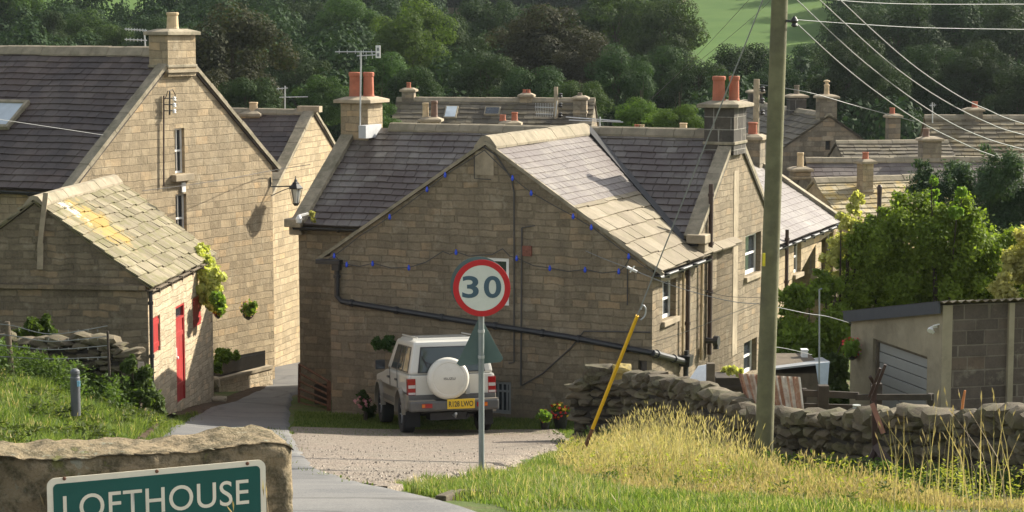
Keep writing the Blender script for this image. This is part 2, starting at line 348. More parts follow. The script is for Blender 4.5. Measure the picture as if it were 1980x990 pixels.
M['slab_moss'] = mat_slab('mossy_stone_slabs', [(0,(.24,.21,.145)),(.5,(.33,.29,.205)),(1,(.43,.385,.28))], (.24,.22,.10), .6, 1.3, .9, .012)
M['slab_gold'] = mat_slab('golden_lichen_slabs', [(0,(.22,.18,.11)),(.5,(.30,.25,.16)),(1,(.42,.37,.26))], (.42,.30,.10), .85, 2.1, .9, .012)
M['slate_wide'] = mat_slab('golden_brown_stone_slates', [(0,(.10,.082,.055)),(.5,(.15,.125,.085)),(1,(.22,.19,.13))], (.24,.18,.07), .5, 1.2, .85, .01)
M['deck'] = mat_plain('roof_deck', (.05,.045,.04), .9)
M['black'] = mat_plain('black_iron', (.022,.022,.024), .45, var=.3, spec=.5)
M['rustbrown'] = mat_plain('brown_painted_pipe', (.06,.035,.028), .5, var=.3)
M['white'] = mat_plain('white_paint', (.78,.77,.74), .5, var=.06, dirt=(.45,.42,.36), dirt_amt=.25)
M['glass'] = mat_glass('window_glass')
M['glass_lt'] = mat_glass('sky_toned_glass', (.30,.34,.37), .15)  # pale base colour stands for reflected sky
M['terra'] = mat_plain('terracotta', (.40,.14,.085), .8, var=.25, scale=3, dirt=(.2,.12,.08), dirt_amt=.35, spec=.2)
M['buff'] = mat_plain('buff_clay', (.55,.42,.26), .8, var=.2, scale=5, dirt=(.2,.16,.1), dirt_amt=.4, spec=.2)
M['brownclay'] = mat_plain('brown_clay', (.16,.09,.06), .6, var=.3, scale=5)
M['lead'] = mat_plain('lead_flashing', (.42,.43,.44), .55, var=.15, scale=4)
M['red'] = mat_plain('red_paint', (.36,.028,.026), .5, var=.12, scale=3, dirt=(.30,.06,.05), dirt_amt=.4)
M['wood'] = mat_plain('weathered_timber', (.13,.105,.075), .85, var=.35, scale=5, spec=.2, bump=.006)
M['wood_dk'] = mat_plain('dark_timber', (.06,.05,.04), .85, var=.35, scale=5, spec=.2, bump=.006)
M['metal'] = mat_plain('galvanised_metal', (.42,.43,.43), .5, .6, var=.15)
M['alu'] = mat_plain('aerial_aluminium', (.55,.56,.56), .4, .5, var=.1)
M['wire'] = mat_plain('grey_cable', (.22,.23,.22), .6, var=.1)
M['wire_dk'] = mat_plain('dark_cable', (.07,.065,.06), .7, var=.1)
M['rust'] = mat_plain('rusty_iron', (.16,.085,.055), .9, var=.5, scale=9, spec=.2, bump=.005)
M['blue'] = mat_plain('blue_bulb', (.03,.08,.62), .25, var=.1)

# ---------------------------------------------------------------- building blocks
def unit(a): return Vector((math.sin(a), math.cos(a), 0))
def wall_panel(mb, P0, e, n, outline, holes=(), depth=.22, rnd=.5):
    P0 = Vector((P0.x, P0.y, 0)); toW = lambda s_, z_: P0 + e*s_ + Vector((0,0,z_))
    polys = [[Vector((s_, z_, 0)) for s_, z_ in outline]]
    for (a,b_,c,d) in holes: polys.append([Vector((a,c,0)),Vector((a,d,0)),Vector((b_,d,0)),Vector((b_,c,0))])
    flat = [p for pl in polys for p in pl]
    tris = geometry.tessellate_polygon(polys)
    vs = [toW(p.x, p.y) for p in flat]; fs = []
    for t in tris:
        a, b_, c = [vs[i] for i in t]
        fs.append(tuple(t) if (b_-a).cross(c-a).dot(n) > 0 else tuple(reversed(t)))
    mb.add(vs, fs, rnd)
    for (a,b_,c,d) in holes:
        q = [toW(a,c), toW(b_,c), toW(b_,d), toW(a,d)]; i_ = [p - n*depth for p in q]
        for k_ in range(4):
            j = (k_+1) % 4; mb.quad(q[k_], i_[k_], i_[j], q[j], rnd)
def slab_rows(mb, A0, ea, eb, La, Lb, course, width, th, jit=.15, shrink=0., rough=0., keep=None, b0=0.):
    nrm = ea.cross(eb).normalized()
    if nrm.z < 0: nrm = -nrm
    b = b0; rowi = 0
    while b < Lb - course*.25:
        c = course*(1 - shrink*b/max(Lb,.01)); wd = width*(1 - shrink*.6*b/max(Lb,.01))
        a = -wd*random.random(); 
        while a < La:
            w_ = wd*(1 + random.uniform(-jit*2, jit*2)); a0 = max(0, a) ; a1 = min(La, a + w_)
            if a1 - a0 > .03 and (keep is None or keep((a0+a1)/2, b+c/2)):
                gp_ = min(.006, w_*.03); lo = b + random.uniform(-1,1)*rough*c*.12; hi = min(b + c*1.12, Lb+.02)
                k1 = random.uniform(-.35,.35)*th*jit*4; k2 = random.uniform(-.35,.35)*th*jit*4; t = th*(1+random.uniform(-.3,.3)*min(1,jit*4))
                p = lambda x, y, h: (lambda q: q + nrm*(h + .03*mnoise.noise(q*.7)))(A0 + ea*x + eb*y)
                vs = [p(a0+gp_,lo,.3*th), p(a1-gp_,lo+random.uniform(-1,1)*rough*c*.05,.3*th), p(a1-gp_,hi,-.5*th), p(a0+gp_,hi,-.5*th),
                      p(a0+gp_,lo,.3*th+t*1.0+k1), p(a1-gp_,lo,.3*th+t*1.0+k2), p(a1-gp_,hi,.25*th+k2*.3), p(a0+gp_,hi,.25*th+k1*.3)]
                mb.add(vs, [(4,5,6,7),(0,1,5,4),(1,2,6,5),(3,0,4,7)])
            a += w_
        b += c; rowi += 1
class House:
    def __init__(s, rootobj, O, e1, e2, L, W, zb, ze, zr, mat, holes=None, roofs=None, ov=.22, ovg=.06, depth=.22, ridge=True):
        s.r = rootobj; s.O = Vector((O[0],O[1],0)); s.e1 = e1; s.e2 = e2; s.L=L; s.W=W; s.zb=zb; s.ze=ze; s.zr=zr; s.ov=ov; s.ovg=ovg; s.mat=mat
        s.tan = (zr-ze)/(W/2); s.sl = math.atan(s.tan)
        s.side = {'q0': (s.O, e1, -e2), 'q1': (s.O+e2*W, e1, e2), 'r0': (s.O, e2, -e1), 'r1': (s.O+e1*L, e2, e1)}
    def px(s, side, x, y):
        P0, e, n = s.side[side]; p = onplane(x, y, P0, n); return ((p-P0).dot(e), p.z)
    def rect(s, side, x0, y0, x1, y1):
        ym = (y0+y1)/2; a = s.px(side, x0, ym)[0]; b = s.px(side, x1, ym)[0]; xm = (x0+x1)/2
        return (min(a,b), max(a,b), s.px(side,xm,y1)[1], s.px(side,xm,y0)[1])
    def pt(s, side, a, z, off=0.):
        P0, e, n = s.side[side]; p = P0 + e*a + n*off; return Vector((p.x,p.y,z))
    def walls(s, holes={}, depth=.22, mats=None):
        mb = MB(); b = s.zb
        for sd, (P0,e,n) in s.side.items():
            if sd[0] == 'q': out = [(0,b),(s.L,b),(s.L,s.ze),(0,s.ze)]
            else: out = [(0,b),(s.W,b),(s.W,s.ze),(s.W/2,s.zr-.03),(0,s.ze)]
            wall_panel(mb, P0, e, n, out, holes.get(sd, ()), depth)
        s.w = mb.build('wall', s.mat, s.r, uv=True); return s.w
    def slope(s, mb, q, course, width, th, a0=None, a1=None, lo=0., hi=1., deck=True, **kw):
        e2 = s.e2 if q == 'q0' else -s.e2; P0 = s.O if q == 'q0' else s.O + s.e2*s.W
        a0 = -s.ovg if a0 is None else a0; a1 = s.L+s.ovg if a1 is None else a1
        eb = (e2*math.cos(s.sl) + Vector((0,0,math.sin(s.sl)))).normalized(); Lb = (s.W/2+s.ov)/math.cos(s.sl)
        A0 = P0 + s.e1*a0 - e2*s.ov; A0.z = s.ze - s.ov*s.tan + .05
        nrm = s.e1.cross(eb).normalized(); nrm = nrm if nrm.z > 0 else -nrm
        slab_rows(mb, A0 + eb*(lo*Lb), s.e1, eb, a1-a0, Lb*(hi-lo), course, width, th, **kw)
        if deck: s_ = A0 + eb*(Lb*lo+.01) - nrm*.02; mb.box(s_ + s.e1*((a1-a0)/2) + eb*(Lb*(hi-lo)/2-.02) - nrm*.015, s.e1*((a1-a0)/2-.01), eb*(Lb*(hi-lo)/2-.02), nrm*.012, .1)
        return A0, eb, Lb, nrm
    def ridge(s, w=.30, h=.10, a0=None, a1=None, mat='ridge', name='ridge_stones'):
        mb = MB(); a = -s.ovg if a0 is None else a0; a1 = s.L+s.ovg if a1 is None else a1
        c = s.O + s.e2*(s.W/2)
        while a < a1-.05:
            l = min(random.uniform(.5,.7), a1-a); dz = random.uniform(-.008,.008)
            z = s.zr + .085 + dz
            p0 = c + s.e1*(a+.005); p1d = s.e1*(l-.01)
            prof2 = [(-w*.62, -w*.62*s.tan*1.05), (-w*.62, -w*.62*s.tan*1.05+.05), (-w*.25, h*.55), (0, h*.85), (w*.25, h*.55), (w*.62, -w*.62*s.tan*1.05+.05), (w*.62, -w*.62*s.tan*1.05), (0, -.02)]
            mb.prism([p0 + s.e2*x + Vector((0,0,z+y)) for x, y in prof2], p1d); a += l
        return mb.build(name, M[mat], s.r)
    def coping(s, end, side, w=.28, t=.10, out=.06, mat='coping', lo=None):
        """sloping coping stones on a gable edge"""
        mb = MB(); e2 = s.e2 if side == 'q0' else -s.e2; P0 = s.O if side == 'q0' else s.O+s.e2*s.W
        P0 = P0 + (s.e1*(-out) if end == 'r0' else s.e1*(s.L+out-w)); ov = s.ov if lo is None else lo
        eb = (e2*math.cos(s.sl)+Vector((0,0,math.sin(s.sl)))).normalized(); Lb = (s.W/2+ov)/math.cos(s.sl); nrm = s.e1.cross(eb); nrm = nrm if nrm.z>0 else -nrm
        A = P0 - e2*ov; A.z = s.ze - ov*s.tan + .06; b = 0
        while b < Lb-.02:
            l = min(random.uniform(.55,.85), Lb-b); mb.box(A + s.e1*(w/2) + eb*(b+l/2) + nrm*(t*.5), s.e1*(w/2+random.uniform(-.006,.006)), eb*(l/2-.004), nrm*(t/2+random.uniform(-.005,.005))); b += l
        return mb.build('coping', M[mat], s.r)
    def window(s, side, rc, depth=.14, style='sash', sill=True, fw=.06, glass='glass', fmat='white', lintel=False, name='window', label=None):
        P0, e, n = s.side[side]; a0,a1,z0,z1 = rc; q = lambda a,z,o=0.: Vector((*(P0+e*a+n*o).xy, z))
        f = MB(); d = -depth
        def bar(A0,A1,Z0,Z1,o0=-.03,o1=.03): f.box((q(A0,Z0,d)+q(A1,Z1,d))/2, e*((A1-A0)/2), n*((o1-o0)/2), Vector((0,0,(Z1-Z0)/2)))
        bar(a0,a0+fw,z0,z1); bar(a1-fw,a1,z0,z1); bar(a0+fw,a1-fw,z1-fw,z1); bar(a0+fw,a1-fw,z0,z0+fw*1.2)
        zm = (z0+z1)/2; am = (a0+a1)/2
        if style in ('sash','bars'): bar(a0+fw,a1-fw,zm-.025,zm+.025,-.025,.035)
        if style == 'bars':
            bar(am-.012,am+.012,z0+fw*1.2,zm-.025,-.02,.02); bar(am-.012,am+.012,zm+.025,z1-fw,-.02,.02)
        if style == 'grid':
            for k_ in range(1,4): aa = a0+(a1-a0)*k_/4; bar(aa-.018,aa+.018,z0+fw*1.2,z1-fw,-.02,.035)
            bar(a0+fw,a1-fw,zm+.12,zm+.16,-.01,.045)
        o = f.build(name, M[fmat], s.r, bevel=.004); 
        if label: o['label'] = label
        pm = MB(); pm.box((q(a0,z0,d-.004)+q(a1,z1,d-.004))/2, e*((a1-a0)/2-.01), n*.004, Vector((0,0,(z1-z0)/2-.01))); pm.build('pane', M[glass], o)
        if sill:
            sm = MB(); sm.box(q(am, z0-.06, -.02), e*((a1-a0)/2+.07), n*.10, Vector((0,0,.058))); sm.build('sill', M['dress'], o, bevel=.01)
        if lintel:
            sm = MB(); sm.box(q(am, z1+.095, -.03), e*((a1-a0)/2+.12), n*.035, Vector((0,0,.09))); sm.build('lintel', M['dress'], o, bevel=.008)
        return o
    def gutter(s, side, r_=.06, a0=None, a1=None, mat='black', dz=-.03):
        P0, e, n = s.side[side]; a0 = -s.ovg if a0 is None else a0; a1 = s.L+s.ovg if a1 is None else a1
        z = s.ze - s.ov*s.tan + dz; mb = MB()
        p = lambda a, ang: Vector((*(P0+e*a+n*(s.ov+.05 - r_*math.cos(ang))).xy, z + r_*.2 - r_*math.sin(ang)))
        A = [k_*math.pi/8 for k_ in range(9)]
        for k_ in range(8): mb.quad(p(a0,A[k_]),p(a1,A[k_]),p(a1,A[k_+1]),p(a0,A[k_+1]), .3)
        mb.box(Vector((*(P0+e*((a0+a1)/2)+n*(s.ov*.45)).xy, z-.02)), e*((a1-a0)/2-.01), n*(s.ov*.5), Vector((0,0,.012)))
        x = a0+.3
        while x < a1: mb.box(Vector((*(P0+e*x+n*(s.ov+.03)).xy, z-.03)), e*.015, n*.07, Vector((0,0,.045))); x += 1.0
        return mb.build('gutter', M[mat], s.r)
def chimney(parent, c, e1, e2, h1, h2, z0, z1, pots=(), mat='stone_b', cap=.09, capmat='dress', lab=None, base=True, potz=.55, capslope=True):
    """c xy centre; pots: (off1, off2, radius, height, material, hat)"""
    mb = MB(); c = Vector((c[0],c[1],0)); Z = Vector((0,0,1))
    mb.box(c+Z*((z0+z1)/2), e1*h1, e2*h2, Z*((z1-z0)/2), .5)
    o = mb.build('chimney', M[mat], parent, uv=True)
    if lab: o['label'] = lab
    k_ = MB(); k_.box(c+Z*(z1+.045), e1*(h1+cap), e2*(h2+cap), Z*.042)
    if base: q_ = MB(); q_.box(c+Z*(z0+(z1-z0)*.25), e1*(h1+.03), e2*(h2+.03), Z*.035); q_.build('string_course', M[capmat], o, bevel=.01)
    if capslope: k_.box(c+Z*(z1+.125), e1*(h1+cap*.9), e2*(h2+cap*.9), Z*.036, taper=.55)
    k_.build('chimney_cap', M[capmat], o, bevel=.012)
    for (a, b_, r_, h, mt, hat) in pots:
        p = MB(); q = c+e1*a+e2*b_; zt = z1+(.15 if capslope else .085)
        p.lathe(q+Z*zt, [(r_*1.0,0),(r_*1.0,.03),(r_*.93,.06),(r_*.86,h*.8),(r_*.98,h*.86),(r_*1.0,h*.97),(r_*.86,h),(r_*.7,h-.01),(r_*.66,h*.4)], 16)
        if hat == 'cowl': p.lathe(q+Z*(zt+h), [(r_*.6,0),(r_*.6,.10),(r_*1.15,.11),(r_*1.1,.16),(.02,.20)], 14)
        if hat == 'square': pass
        p.build('chimney_pot', M[mt], o, smooth=False)
    return o
def pipe(parent, pts, r_=.045, mat='black', name='drainpipe', cols=True, n=10):
    mb = MB(); mb.tube(pts, r_, n)
    if cols:
        for a, b_ in zip(pts[:-1], pts[1:]):
            a = Vector(a); b_ = Vector(b_); L = (b_-a).length; d = (b_-a).normalized(); x = .25
            while x < L-.1: mb.lathe(a+d*x, [(r_*1.35,-.035),(r_*1.35,.035)], 10, d); x += 1.1
    return mb.build(name, M[mat], parent, smooth=False)

# ================================================================= HOUSES
hm = math.atan2(1626, FPX); u = unit(hm); w = Vector((-u.y, u.x, 0))
C0 = at(1262, 520, 43.0); C0.z = 0
Z1 = Vector((0,0,1))
# ---- main stone house
Om = C0 + u*3.3
mh = root('stone_house', (Om.x, Om.y, H(Om.x,Om.y)), 'long stone house with dark slate roof, two pairs of orange pots, one at each end', 'house')
MH = House(mh, Om, w, u, 10.1, 5.8, -11.5, -4.66, -2.58, M['stone_b'], ov=.2)
hr = [MH.rect('r0',1371,470,1386,560), MH.rect('r0',1441,452,1471,530), MH.rect('r0',1438,658,1463,722)]
MH.walls({'r0': hr})
mb = MB(); MH.slope(mb, 'q0', .235, .33, .026, jit=.10, rough=.10); MH.slope(mb, 'q1', .235, .33, .014, jit=.1); mb.build('roof', M['slate'], mh)
MH.ridge(a0=-.1, a1=9.0)
for sd in ('q0','q1'):
    MH.coping('r0', sd, .34, .12); MH.coping('r1', sd, .34, .12)
MH.window('r0', hr[0], .2, 'plain', False, glass='glass'); MH.window('r0', hr[1], .16, 'sash', True, .075); MH.window('r0', hr[2], .16, 'sash', False, .07)
MH.gutter('q0', .065, 6.6, 10.1); MH.gutter('q0', .065, -.05, 1.0)
c = C0 + u*6.15 + w*.25
chimney(mh, c, w, u, .36, .52, -3.0, -1.90, [(0.11,-.20,.16,.58,'terra',None),(-.19,.05,.13,.58,'terra',None)], 'stone_chim', .15, 'coping', 'blackened stone chimney with white pointing and two orange pots')
# flue breast showing on the gable
mb = MB(); g0 = MH.pt('r0', 2.95, 0); mb.box(Vector((g0.x,g0.y,-5.6))-(-w)*0.0, w*.012, u*.20, Z1*2.2); mb.build('flue_strip', M['dress'], mh)
c = C0 + u*6.15 + w*9.78
chimney(mh, c, w, u, .38, .42, -3.4, -1.93, [(.15,-.05,.165,.62,'terra',None),(-.16,.08,.145,.62,'terra',None)], 'stone_a', .14, 'dress', 'pale stone chimney with two tall orange pots')
mb = MB(); q = C0+u*5.75+w*9.35; mb.box(Vector((q.x,q.y,-2.62)), w*.10, u*.45, Z1*.16); mb.build('lead_flashing', M['lead'], mh)
# kneelers at the eaves corners
for a in (-.02, 10.1):
    mb = MB(); p = Om + w*a + u*(-.12); mb.box(Vector((p.x,p.y,-4.72)), w*.22, u*.22, Z1*.10); mb.box(Vector((p.x,p.y,-4.92))+u*.08, w*.17, u*.14, Z1*.10); mb.build('kneeler', M['dress'], mh, bevel=.02)
fx = C0 + w*(-.06)
def onr(px, off=.07):  # point of the long right-hand wall line at pixel column px -> distance along u
    p = onplane(px, 500, C0, w); return (p-C0).dot(u)
def rw(px, z, off=.07): p = C0 + u*onr(px) - w*off; return Vector((p.x,p.y,z))
pipe(mh, [rw(1368,at(1368,358,46.3).z), rw(1368,at(1368,690,46.3).z)], .055, 'rustbrown')
pipe(mh, [rw(1352,at(1352,478,45.7).z), rw(1352,at(1352,700,45.7).z)], .035, 'buff')
pipe(mh, [rw(1514,-5.2,.1), rw(1514,-9.2,.1)], .05, 'rustbrown')
# gable bracket / fan flue low on the lit wall
mb = MB(); p = rw(1362, at(1360,664,46).z, .16); mb.tube([p+w*.1, p-w*.12, p-w*.14-Z1*.18], .07, 10); mb.lathe(p-w*.14+Z1*.0, [(.12,-.06),(.13,.05)], 14, w); mb.build('vent_flue', M['black'], mh)

# ---- front extension
eh = root('gabled_extension', (C0.x, C0.y, H(C0.x,C0.y)), 'stone gabled house front hung with blue bulbs, stone slab roof, directly behind the off-road car', 'house')
EH = House(eh, C0, u, w, 6.15, 7.55, -11.2, -5.02, -2.52, M['stone_b'], ov=.2)
hq = [EH.rect('q0',1281,542,1307,616)]; hg = [EH.rect('r0',934,499,984,590), EH.rect('r0',953,738,988,800), EH.rect('r0',1234,697,1251,720)]
EH.walls({'q0': hq, 'r0': hg})
mb = MB(); EH.slope(mb, 'q0', .50, .62, .032, jit=.14, rough=.4, lo=0, hi=.50, shrink=.25); o_ = mb.build('roof', M['slab'], eh)
mb = MB(); EH.slope(mb, 'q0', .19, .27, .014, jit=.10, rough=.1, lo=.50, hi=1.0); mb.build('upper_roof', M['slate_pale'], eh)
mb = MB(); EH.slope(mb, 'q1', .3, .4, .02, jit=.12); mb.build('roof', M['slate_brown'], eh)
EH.ridge(.42, .12, a1=6.1)
va = C0+w*3.70+u*6.1; va.z = -2.44; vb = C0+w*.28+u*3.05; vb.z = -4.78; mb = MB(); mb.bar(va, vb, .17, .09, up=(.3,-.5,1)); mb.build('valley', mat_plain('lead_valley_with_shadow',(.035,.035,.037),.7,var=.2), eh)  # lead valley gutter; its near-black tone also stands for the shadow along it
EH.window('q0', hq[0], .16, 'bars', True, .06, lintel=True); EH.window('r0', hg[0], .05, 'sash', False, .07)
o_ = EH.window('r0', hg[1], .06, 'grid', False, .06, fmat='metal', name='basement_window'); EH.window('r0', hg[2], .12, 'plain', False, .03, fmat='wood_dk')
EH.gutter('q0', .06, a1=3.3)
# verge strips (mortar + dark barge) along the gable
mb = MB()
for sgn in (0,1):
    e2 = w if sgn == 0 else -w; P = C0 if sgn == 0 else C0 + w*7.55
    A = P - e2*.25 - u*.05; A.z = -5.02-.25*EH.tan+.03; B = C0 + w*3.775 - u*.05; B.z = -2.49; mb.bar(A, B, .05, .07, up=(0,0,1))
mb.build('verge', M['coping'] , eh)
# drain: hopper, drop and long diagonal pipe across the gable
g0 = lambda x, y, off=.09: EH.pt('r0', *EH.px('r0', x, y), off)
mb = MB(); mb.box(g0(641,505,.12), w*.30, u*.09, Z1*.05); mb.box(g0(655,513,.11), w*.09, u*.08, Z1*.10); mb.build('rain_hopper', M['black'], eh, bevel=.01)
pipe(eh, [g0(655,512), g0(655,572), g0(664,582), g0(940,626), g0(1100,650), g0(1240,677), EH.pt('r0', -.04, EH.px('r0',1262,681)[1], .09)], .062)
p0 = EH.pt('r0', -.04, EH.px('r0',1262,681)[1], .09); p1 = C0+u*onr(1318)-w*.12; p1.z = at(1318,703,44.6).z
pipe(eh, [p0, p1], .07); pipe(eh, [p1+Z1*.25, p1-Z1*1.4], .06)
mb = MB(); mb.box(p1+Z1*.03, w*.11, u*.12, Z1*.12, taper=1.25); mb.build('rain_hopper', M['black'], eh)
pipe(eh, [rw(1325, at(1325,512,44.6).z), rw(1325, at(1325,695,44.6).z)], .05, 'rustbrown'); pipe(eh, [rw(1316, at(1316,520,44.5).z), rw(1316, at(1316,690,44.5).z)], .03, 'buff')
# thin cables pinned to the gable
def cab(pp, r_=.012, mt='wire_dk', par=eh, off=.03, nm='wall_cable'): mb = MB(); mb.tube([g0(x,y,off) for x,y in pp], r_, 5); return mb.build(nm, M[mt], par)
cab([(935,282),(960,300),(990,345),(995,372),(995,700),(985,702)], .018); cab([(1010,440),(1008,745)], .02); cab([(918,300),(918,345),(950,347)],.012)
cab([(1010,745),(1050,722),(1105,672),(1130,640),(1258,642)], .016); cab([(1214,518),(1214,590)], .014); cab([(1010,440),(1035,436)],.012)
mb = MB(); mb.box(g0(1020,485,.02), w*.105, u*.02, Z1*.11); mb.build('air_brick', mat_plain('old_red_brick',(.20,.075,.05),.9,var=.4,scale=20), eh)
mb = MB(); mb.box(g0(937,315,.0), w*.22, u*.02, Z1*.26); mb.build('blocked_opening', M['dress'], eh)
# ---- string of bulbs
sl = root('string_lights', g0(900,480,.12), 'blue bulbs on a dark cable strung along the gable wall and its verge', 'string lights')
bl = [(622,500),(651,493),(675,510),(725,508),(795,516),(860,485),(886,486),(935,492),(975,480),(1003,498),(1067,517),(1135,520),(1200,523),(1223,494)]
br = [(1265,525),(1220,493),(1147,438),(1112,417),(1031,372),(995,343),(940,290),(865,337),(830,365),(758,418),(700,455),(651,493)]
mb = MB()
for L_ in (bl, br):
    for a, b_ in zip(L_[:-1], L_[1:]):
        A = g0(*a,.10); B = g0(*b_,.10); mb.tube([A, (A+B)/2 - Z1*(.06 if L_ is bl else .01), B], .011, 5)
mb.build('cable', M['wire_dk'], sl)
for (x, y) in [(651,493),(675,510),(725,508),(795,516),(886,486),(1003,498),(1067,517),(1135,520),(1200,523),(1219,494),(1147,438),(1112,417),(1031,372),(995,343),(865,337),(830,365),(758,418)]:
    mb = MB(); q = g0(x,y,.12); mb.lathe(q, [(.016,.055),(.02,.03),(.032,.0),(.034,-.03),(.024,-.055),(.005,-.07)], 10); mb.build('bulb', M['blue'], sl, smooth=True)

# ---- tall house on the left
a2 = math.atan2(2354, FPX); u2 = unit(a2); w2 = Vector((-u2.y,u2.x,0))
apx = at(345,100,52.0); Ot = Vector((apx.x,apx.y,0)) - u2*3.8
th = root('tall_stone_house', (Ot.x,Ot.y,H(Ot.x,Ot.y)), 'tall stone house with sunlit gable, narrow windows and dark purple slate roof with a skylight', 'house')
TH = House(th, Ot, w2, u2, 14, 7.6, -13, -3.72, -.68, M['stone_a'], ov=.25)
ht = [TH.rect('r0',338,248,357,335), TH.rect('r0',340,375,361,470)]
TH.walls({'r0': ht}, depth=.2)
mb = MB(); TH.slope(mb,'q0',.235,.36,.026,jit=.10,rough=.1); TH.slope(mb,'q1',.4,.5,.014); mb.build('roof', M['slate_purple'], th)
TH.ridge(.34,.10,a0=.4)
for sd in ('q0','q1'): TH.coping('r0', sd, .30, .10, .08)
TH.window('r0', ht[0], .12, 'bars', False, .045); TH.window('r0', ht[1], .12, 'bars', False, .045)
g2 = lambda x,y,off=.05: TH.pt('r0', *TH.px('r0',x,y), off)
mb = MB(); mb.box(g2(349,343,.06), u2*.36, w2*.10, Z1*.085); mb.build('window_ledge', M['dress'], th, bevel=.01)
mb = MB(); mb.box(g2(353,362,.03), u2*.07, w2*.02, Z1*.12); mb.build('wall_plate', M['white'], th)
TH.gutter('q0', .07)
cc = (g2(345,100,0)+w2*.19)
chimney(th, cc, w2, u2, .30, .54, -1.25, at(345,68,52.3).z, [(-.02,.0,.16,.42,'buff',None)], 'stone_a', .10, 'coping', 'stone chimney with one square buff pot')
mb = MB(); mb.box(Vector((cc.x,cc.y,-1.12)), w2*.35, u2*.585, Z1*.035); mb.build('string_course', M['dress'], th)
# skylight
P0, e, n = TH.side['q0']; eb = (u2*math.cos(TH.sl)+Z1*math.sin(TH.sl)); nr = e.cross(eb); nr = nr if nr.z>0 else -nr
pl0 = TH.O - u2*TH.ov; pl0.z = TH.ze - TH.ov*TH.tan + .10
sk = [onplane(x,y,pl0,nr) for x,y in ((-30,246),(6,246),(46,198),(-10,198))]; cen = sum(sk, Vector())/4
a_h = (sk[1]-sk[0]).length/2; b_h = .42
mb = MB(); 
for sg in (-1,1): mb.box(cen+e*(sg*.55), e*.05, eb*.52, nr*.07); mb.box(cen+eb*(sg*.47), e*.5, eb*.05, nr*.07)
o_ = mb.build('skylight', M['coping'], th, bevel=.01); mb = MB(); mb.box(cen+nr*.02, e*.5, eb*.42, nr*.01); mb.build('pane', M['glass_lt'], o_)
# insulator bracket and conduit on the gable
mb = MB(); mb.tube([g2(313,185,.06), g2(313,360,.06)], .022, 6); mb.build('conduit', M['rustbrown'], th)
mb = MB(); mb.bar(g2(322,176,.1), g2(322,222,.1), .03)
for y in (190,202,214): mb.bar(g2(313,y,.08), g2(330,y,.2), .025)
mb.tube([g2(314,190,.1), g2(316,176,.14), g2(324,173,.16), g2(329,182,.16), g2(329,200,.16)], .012, 5)
o_ = mb.build('wire_bracket', M['black'], th)
for y in (191,203,215): mb = MB(); mb.lathe(g2(326,y,.18), [(.03,-.05),(.055,-.03),(.03,0),(.055,.02),(.02,.06)], 8); mb.build('insulator', M['white'], o_)

# ---- house behind, between tall house and main house
a3 = R(15); u3 = unit(a3); w3 = Vector((-u3.y,u3.x,0)); ap3 = at(605,220,62.0); Or = Vector((ap3.x,ap3.y,0)) - u3*3.4
rh = root('rear_stone_house', (Or.x,Or.y,H(Or.x,Or.y)), 'stone house with dark slate roof seen in the gap behind the wall lantern', 'house')
RH = House(rh, Or, w3, u3, 12, 6.8, -13, ap3.z-2.2, ap3.z, M['stone_c'], ov=.2)
RH.walls({})
mb = MB(); RH.slope(mb,'q0',.25,.38,.015,jit=.12); RH.slope(mb,'q1',.4,.5,.014); mb.build('roof', M['slate_purple'], rh)
RH.ridge(.3,.08); 
for sd in ('q0','q1'): RH.coping('r0', sd, .34, .10, .08)
cb = ap3 + w3*1.9; chimney(rh, (cb.x,cb.y), w3, u3, .3, .3, ap3.z-.5, ap3.z-.1, [(0,0,.14,.28,'buff',None)], 'stone_c', .06)
mb = MB(); p = Vector((ap3.x,ap3.y,ap3.z+.14)); mb.box(p+w3*.1, w3*.35, u3*.14, Z1*.09); mb.build('ridge_end_stone', M['dress'], rh)

# ---- cottage with red door
a4 = math.atan2(310, FPX); u4 = unit(a4); w4 = Vector((-u4.y,u4.x,0)); C4 = at(284,557,42.0); C4.z = 0
ch = root('red_door_cottage', (C4.x,C4.y,H(C4.x,C4.y)), 'low stone cottage with red door and shutters under a lichen-covered slab roof', 'cottage')
CH = House(ch, C4, u4, w4, 6.0, 4.6, -10, -5.28, -3.58, M['rubble_dk'], ov=.12)
hq4 = [CH.rect('q0',292,612,310,683), CH.rect('q0',341,588,358,777), CH.rect('q0',373,573,388,631)]
# front wall's rubble made paler for sunlight, other walls' coursed stone darker for shade
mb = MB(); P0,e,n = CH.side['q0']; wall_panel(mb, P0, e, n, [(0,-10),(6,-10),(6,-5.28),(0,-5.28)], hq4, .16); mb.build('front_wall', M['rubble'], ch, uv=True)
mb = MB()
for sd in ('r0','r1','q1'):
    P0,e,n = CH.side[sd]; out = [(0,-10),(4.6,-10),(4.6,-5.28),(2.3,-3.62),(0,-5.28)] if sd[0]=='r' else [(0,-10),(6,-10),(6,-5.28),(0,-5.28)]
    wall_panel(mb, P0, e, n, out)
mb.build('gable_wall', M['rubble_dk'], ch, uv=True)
P0,e,n = CH.side['q0']
M['slab_moss2'] = mat_slab('lichened_cottage_slabs', [(0,(.13,.11,.07)),(.5,(.20,.172,.115)),(1,(.29,.25,.17))], (.13,.125,.045), .7, 3.2, .9, .02,
   patch=[((.36,.24,.05), tuple(at(215,395,43.6)-WOFF[ch.name]), 1.25, .75), ((.72,.70,.62), tuple(at(143,387,43.2)-WOFF[ch.name]), .40, .95), ((.70,.68,.60), tuple(at(185,410,43.2)-WOFF[ch.name]), .33, .8)])
mb = MB(); CH.slope(mb,'q0',.33,.38,.030,jit=.22,rough=.9,shrink=.35); CH.slope(mb,'q1',.42,.5,.045,jit=.2,rough=.7,shrink=.3); mb.build('roof', M['slab_moss2'], ch)
CH.ridge(.34,.07); CH.gutter('q0', .035, mat='wood', dz=.0)
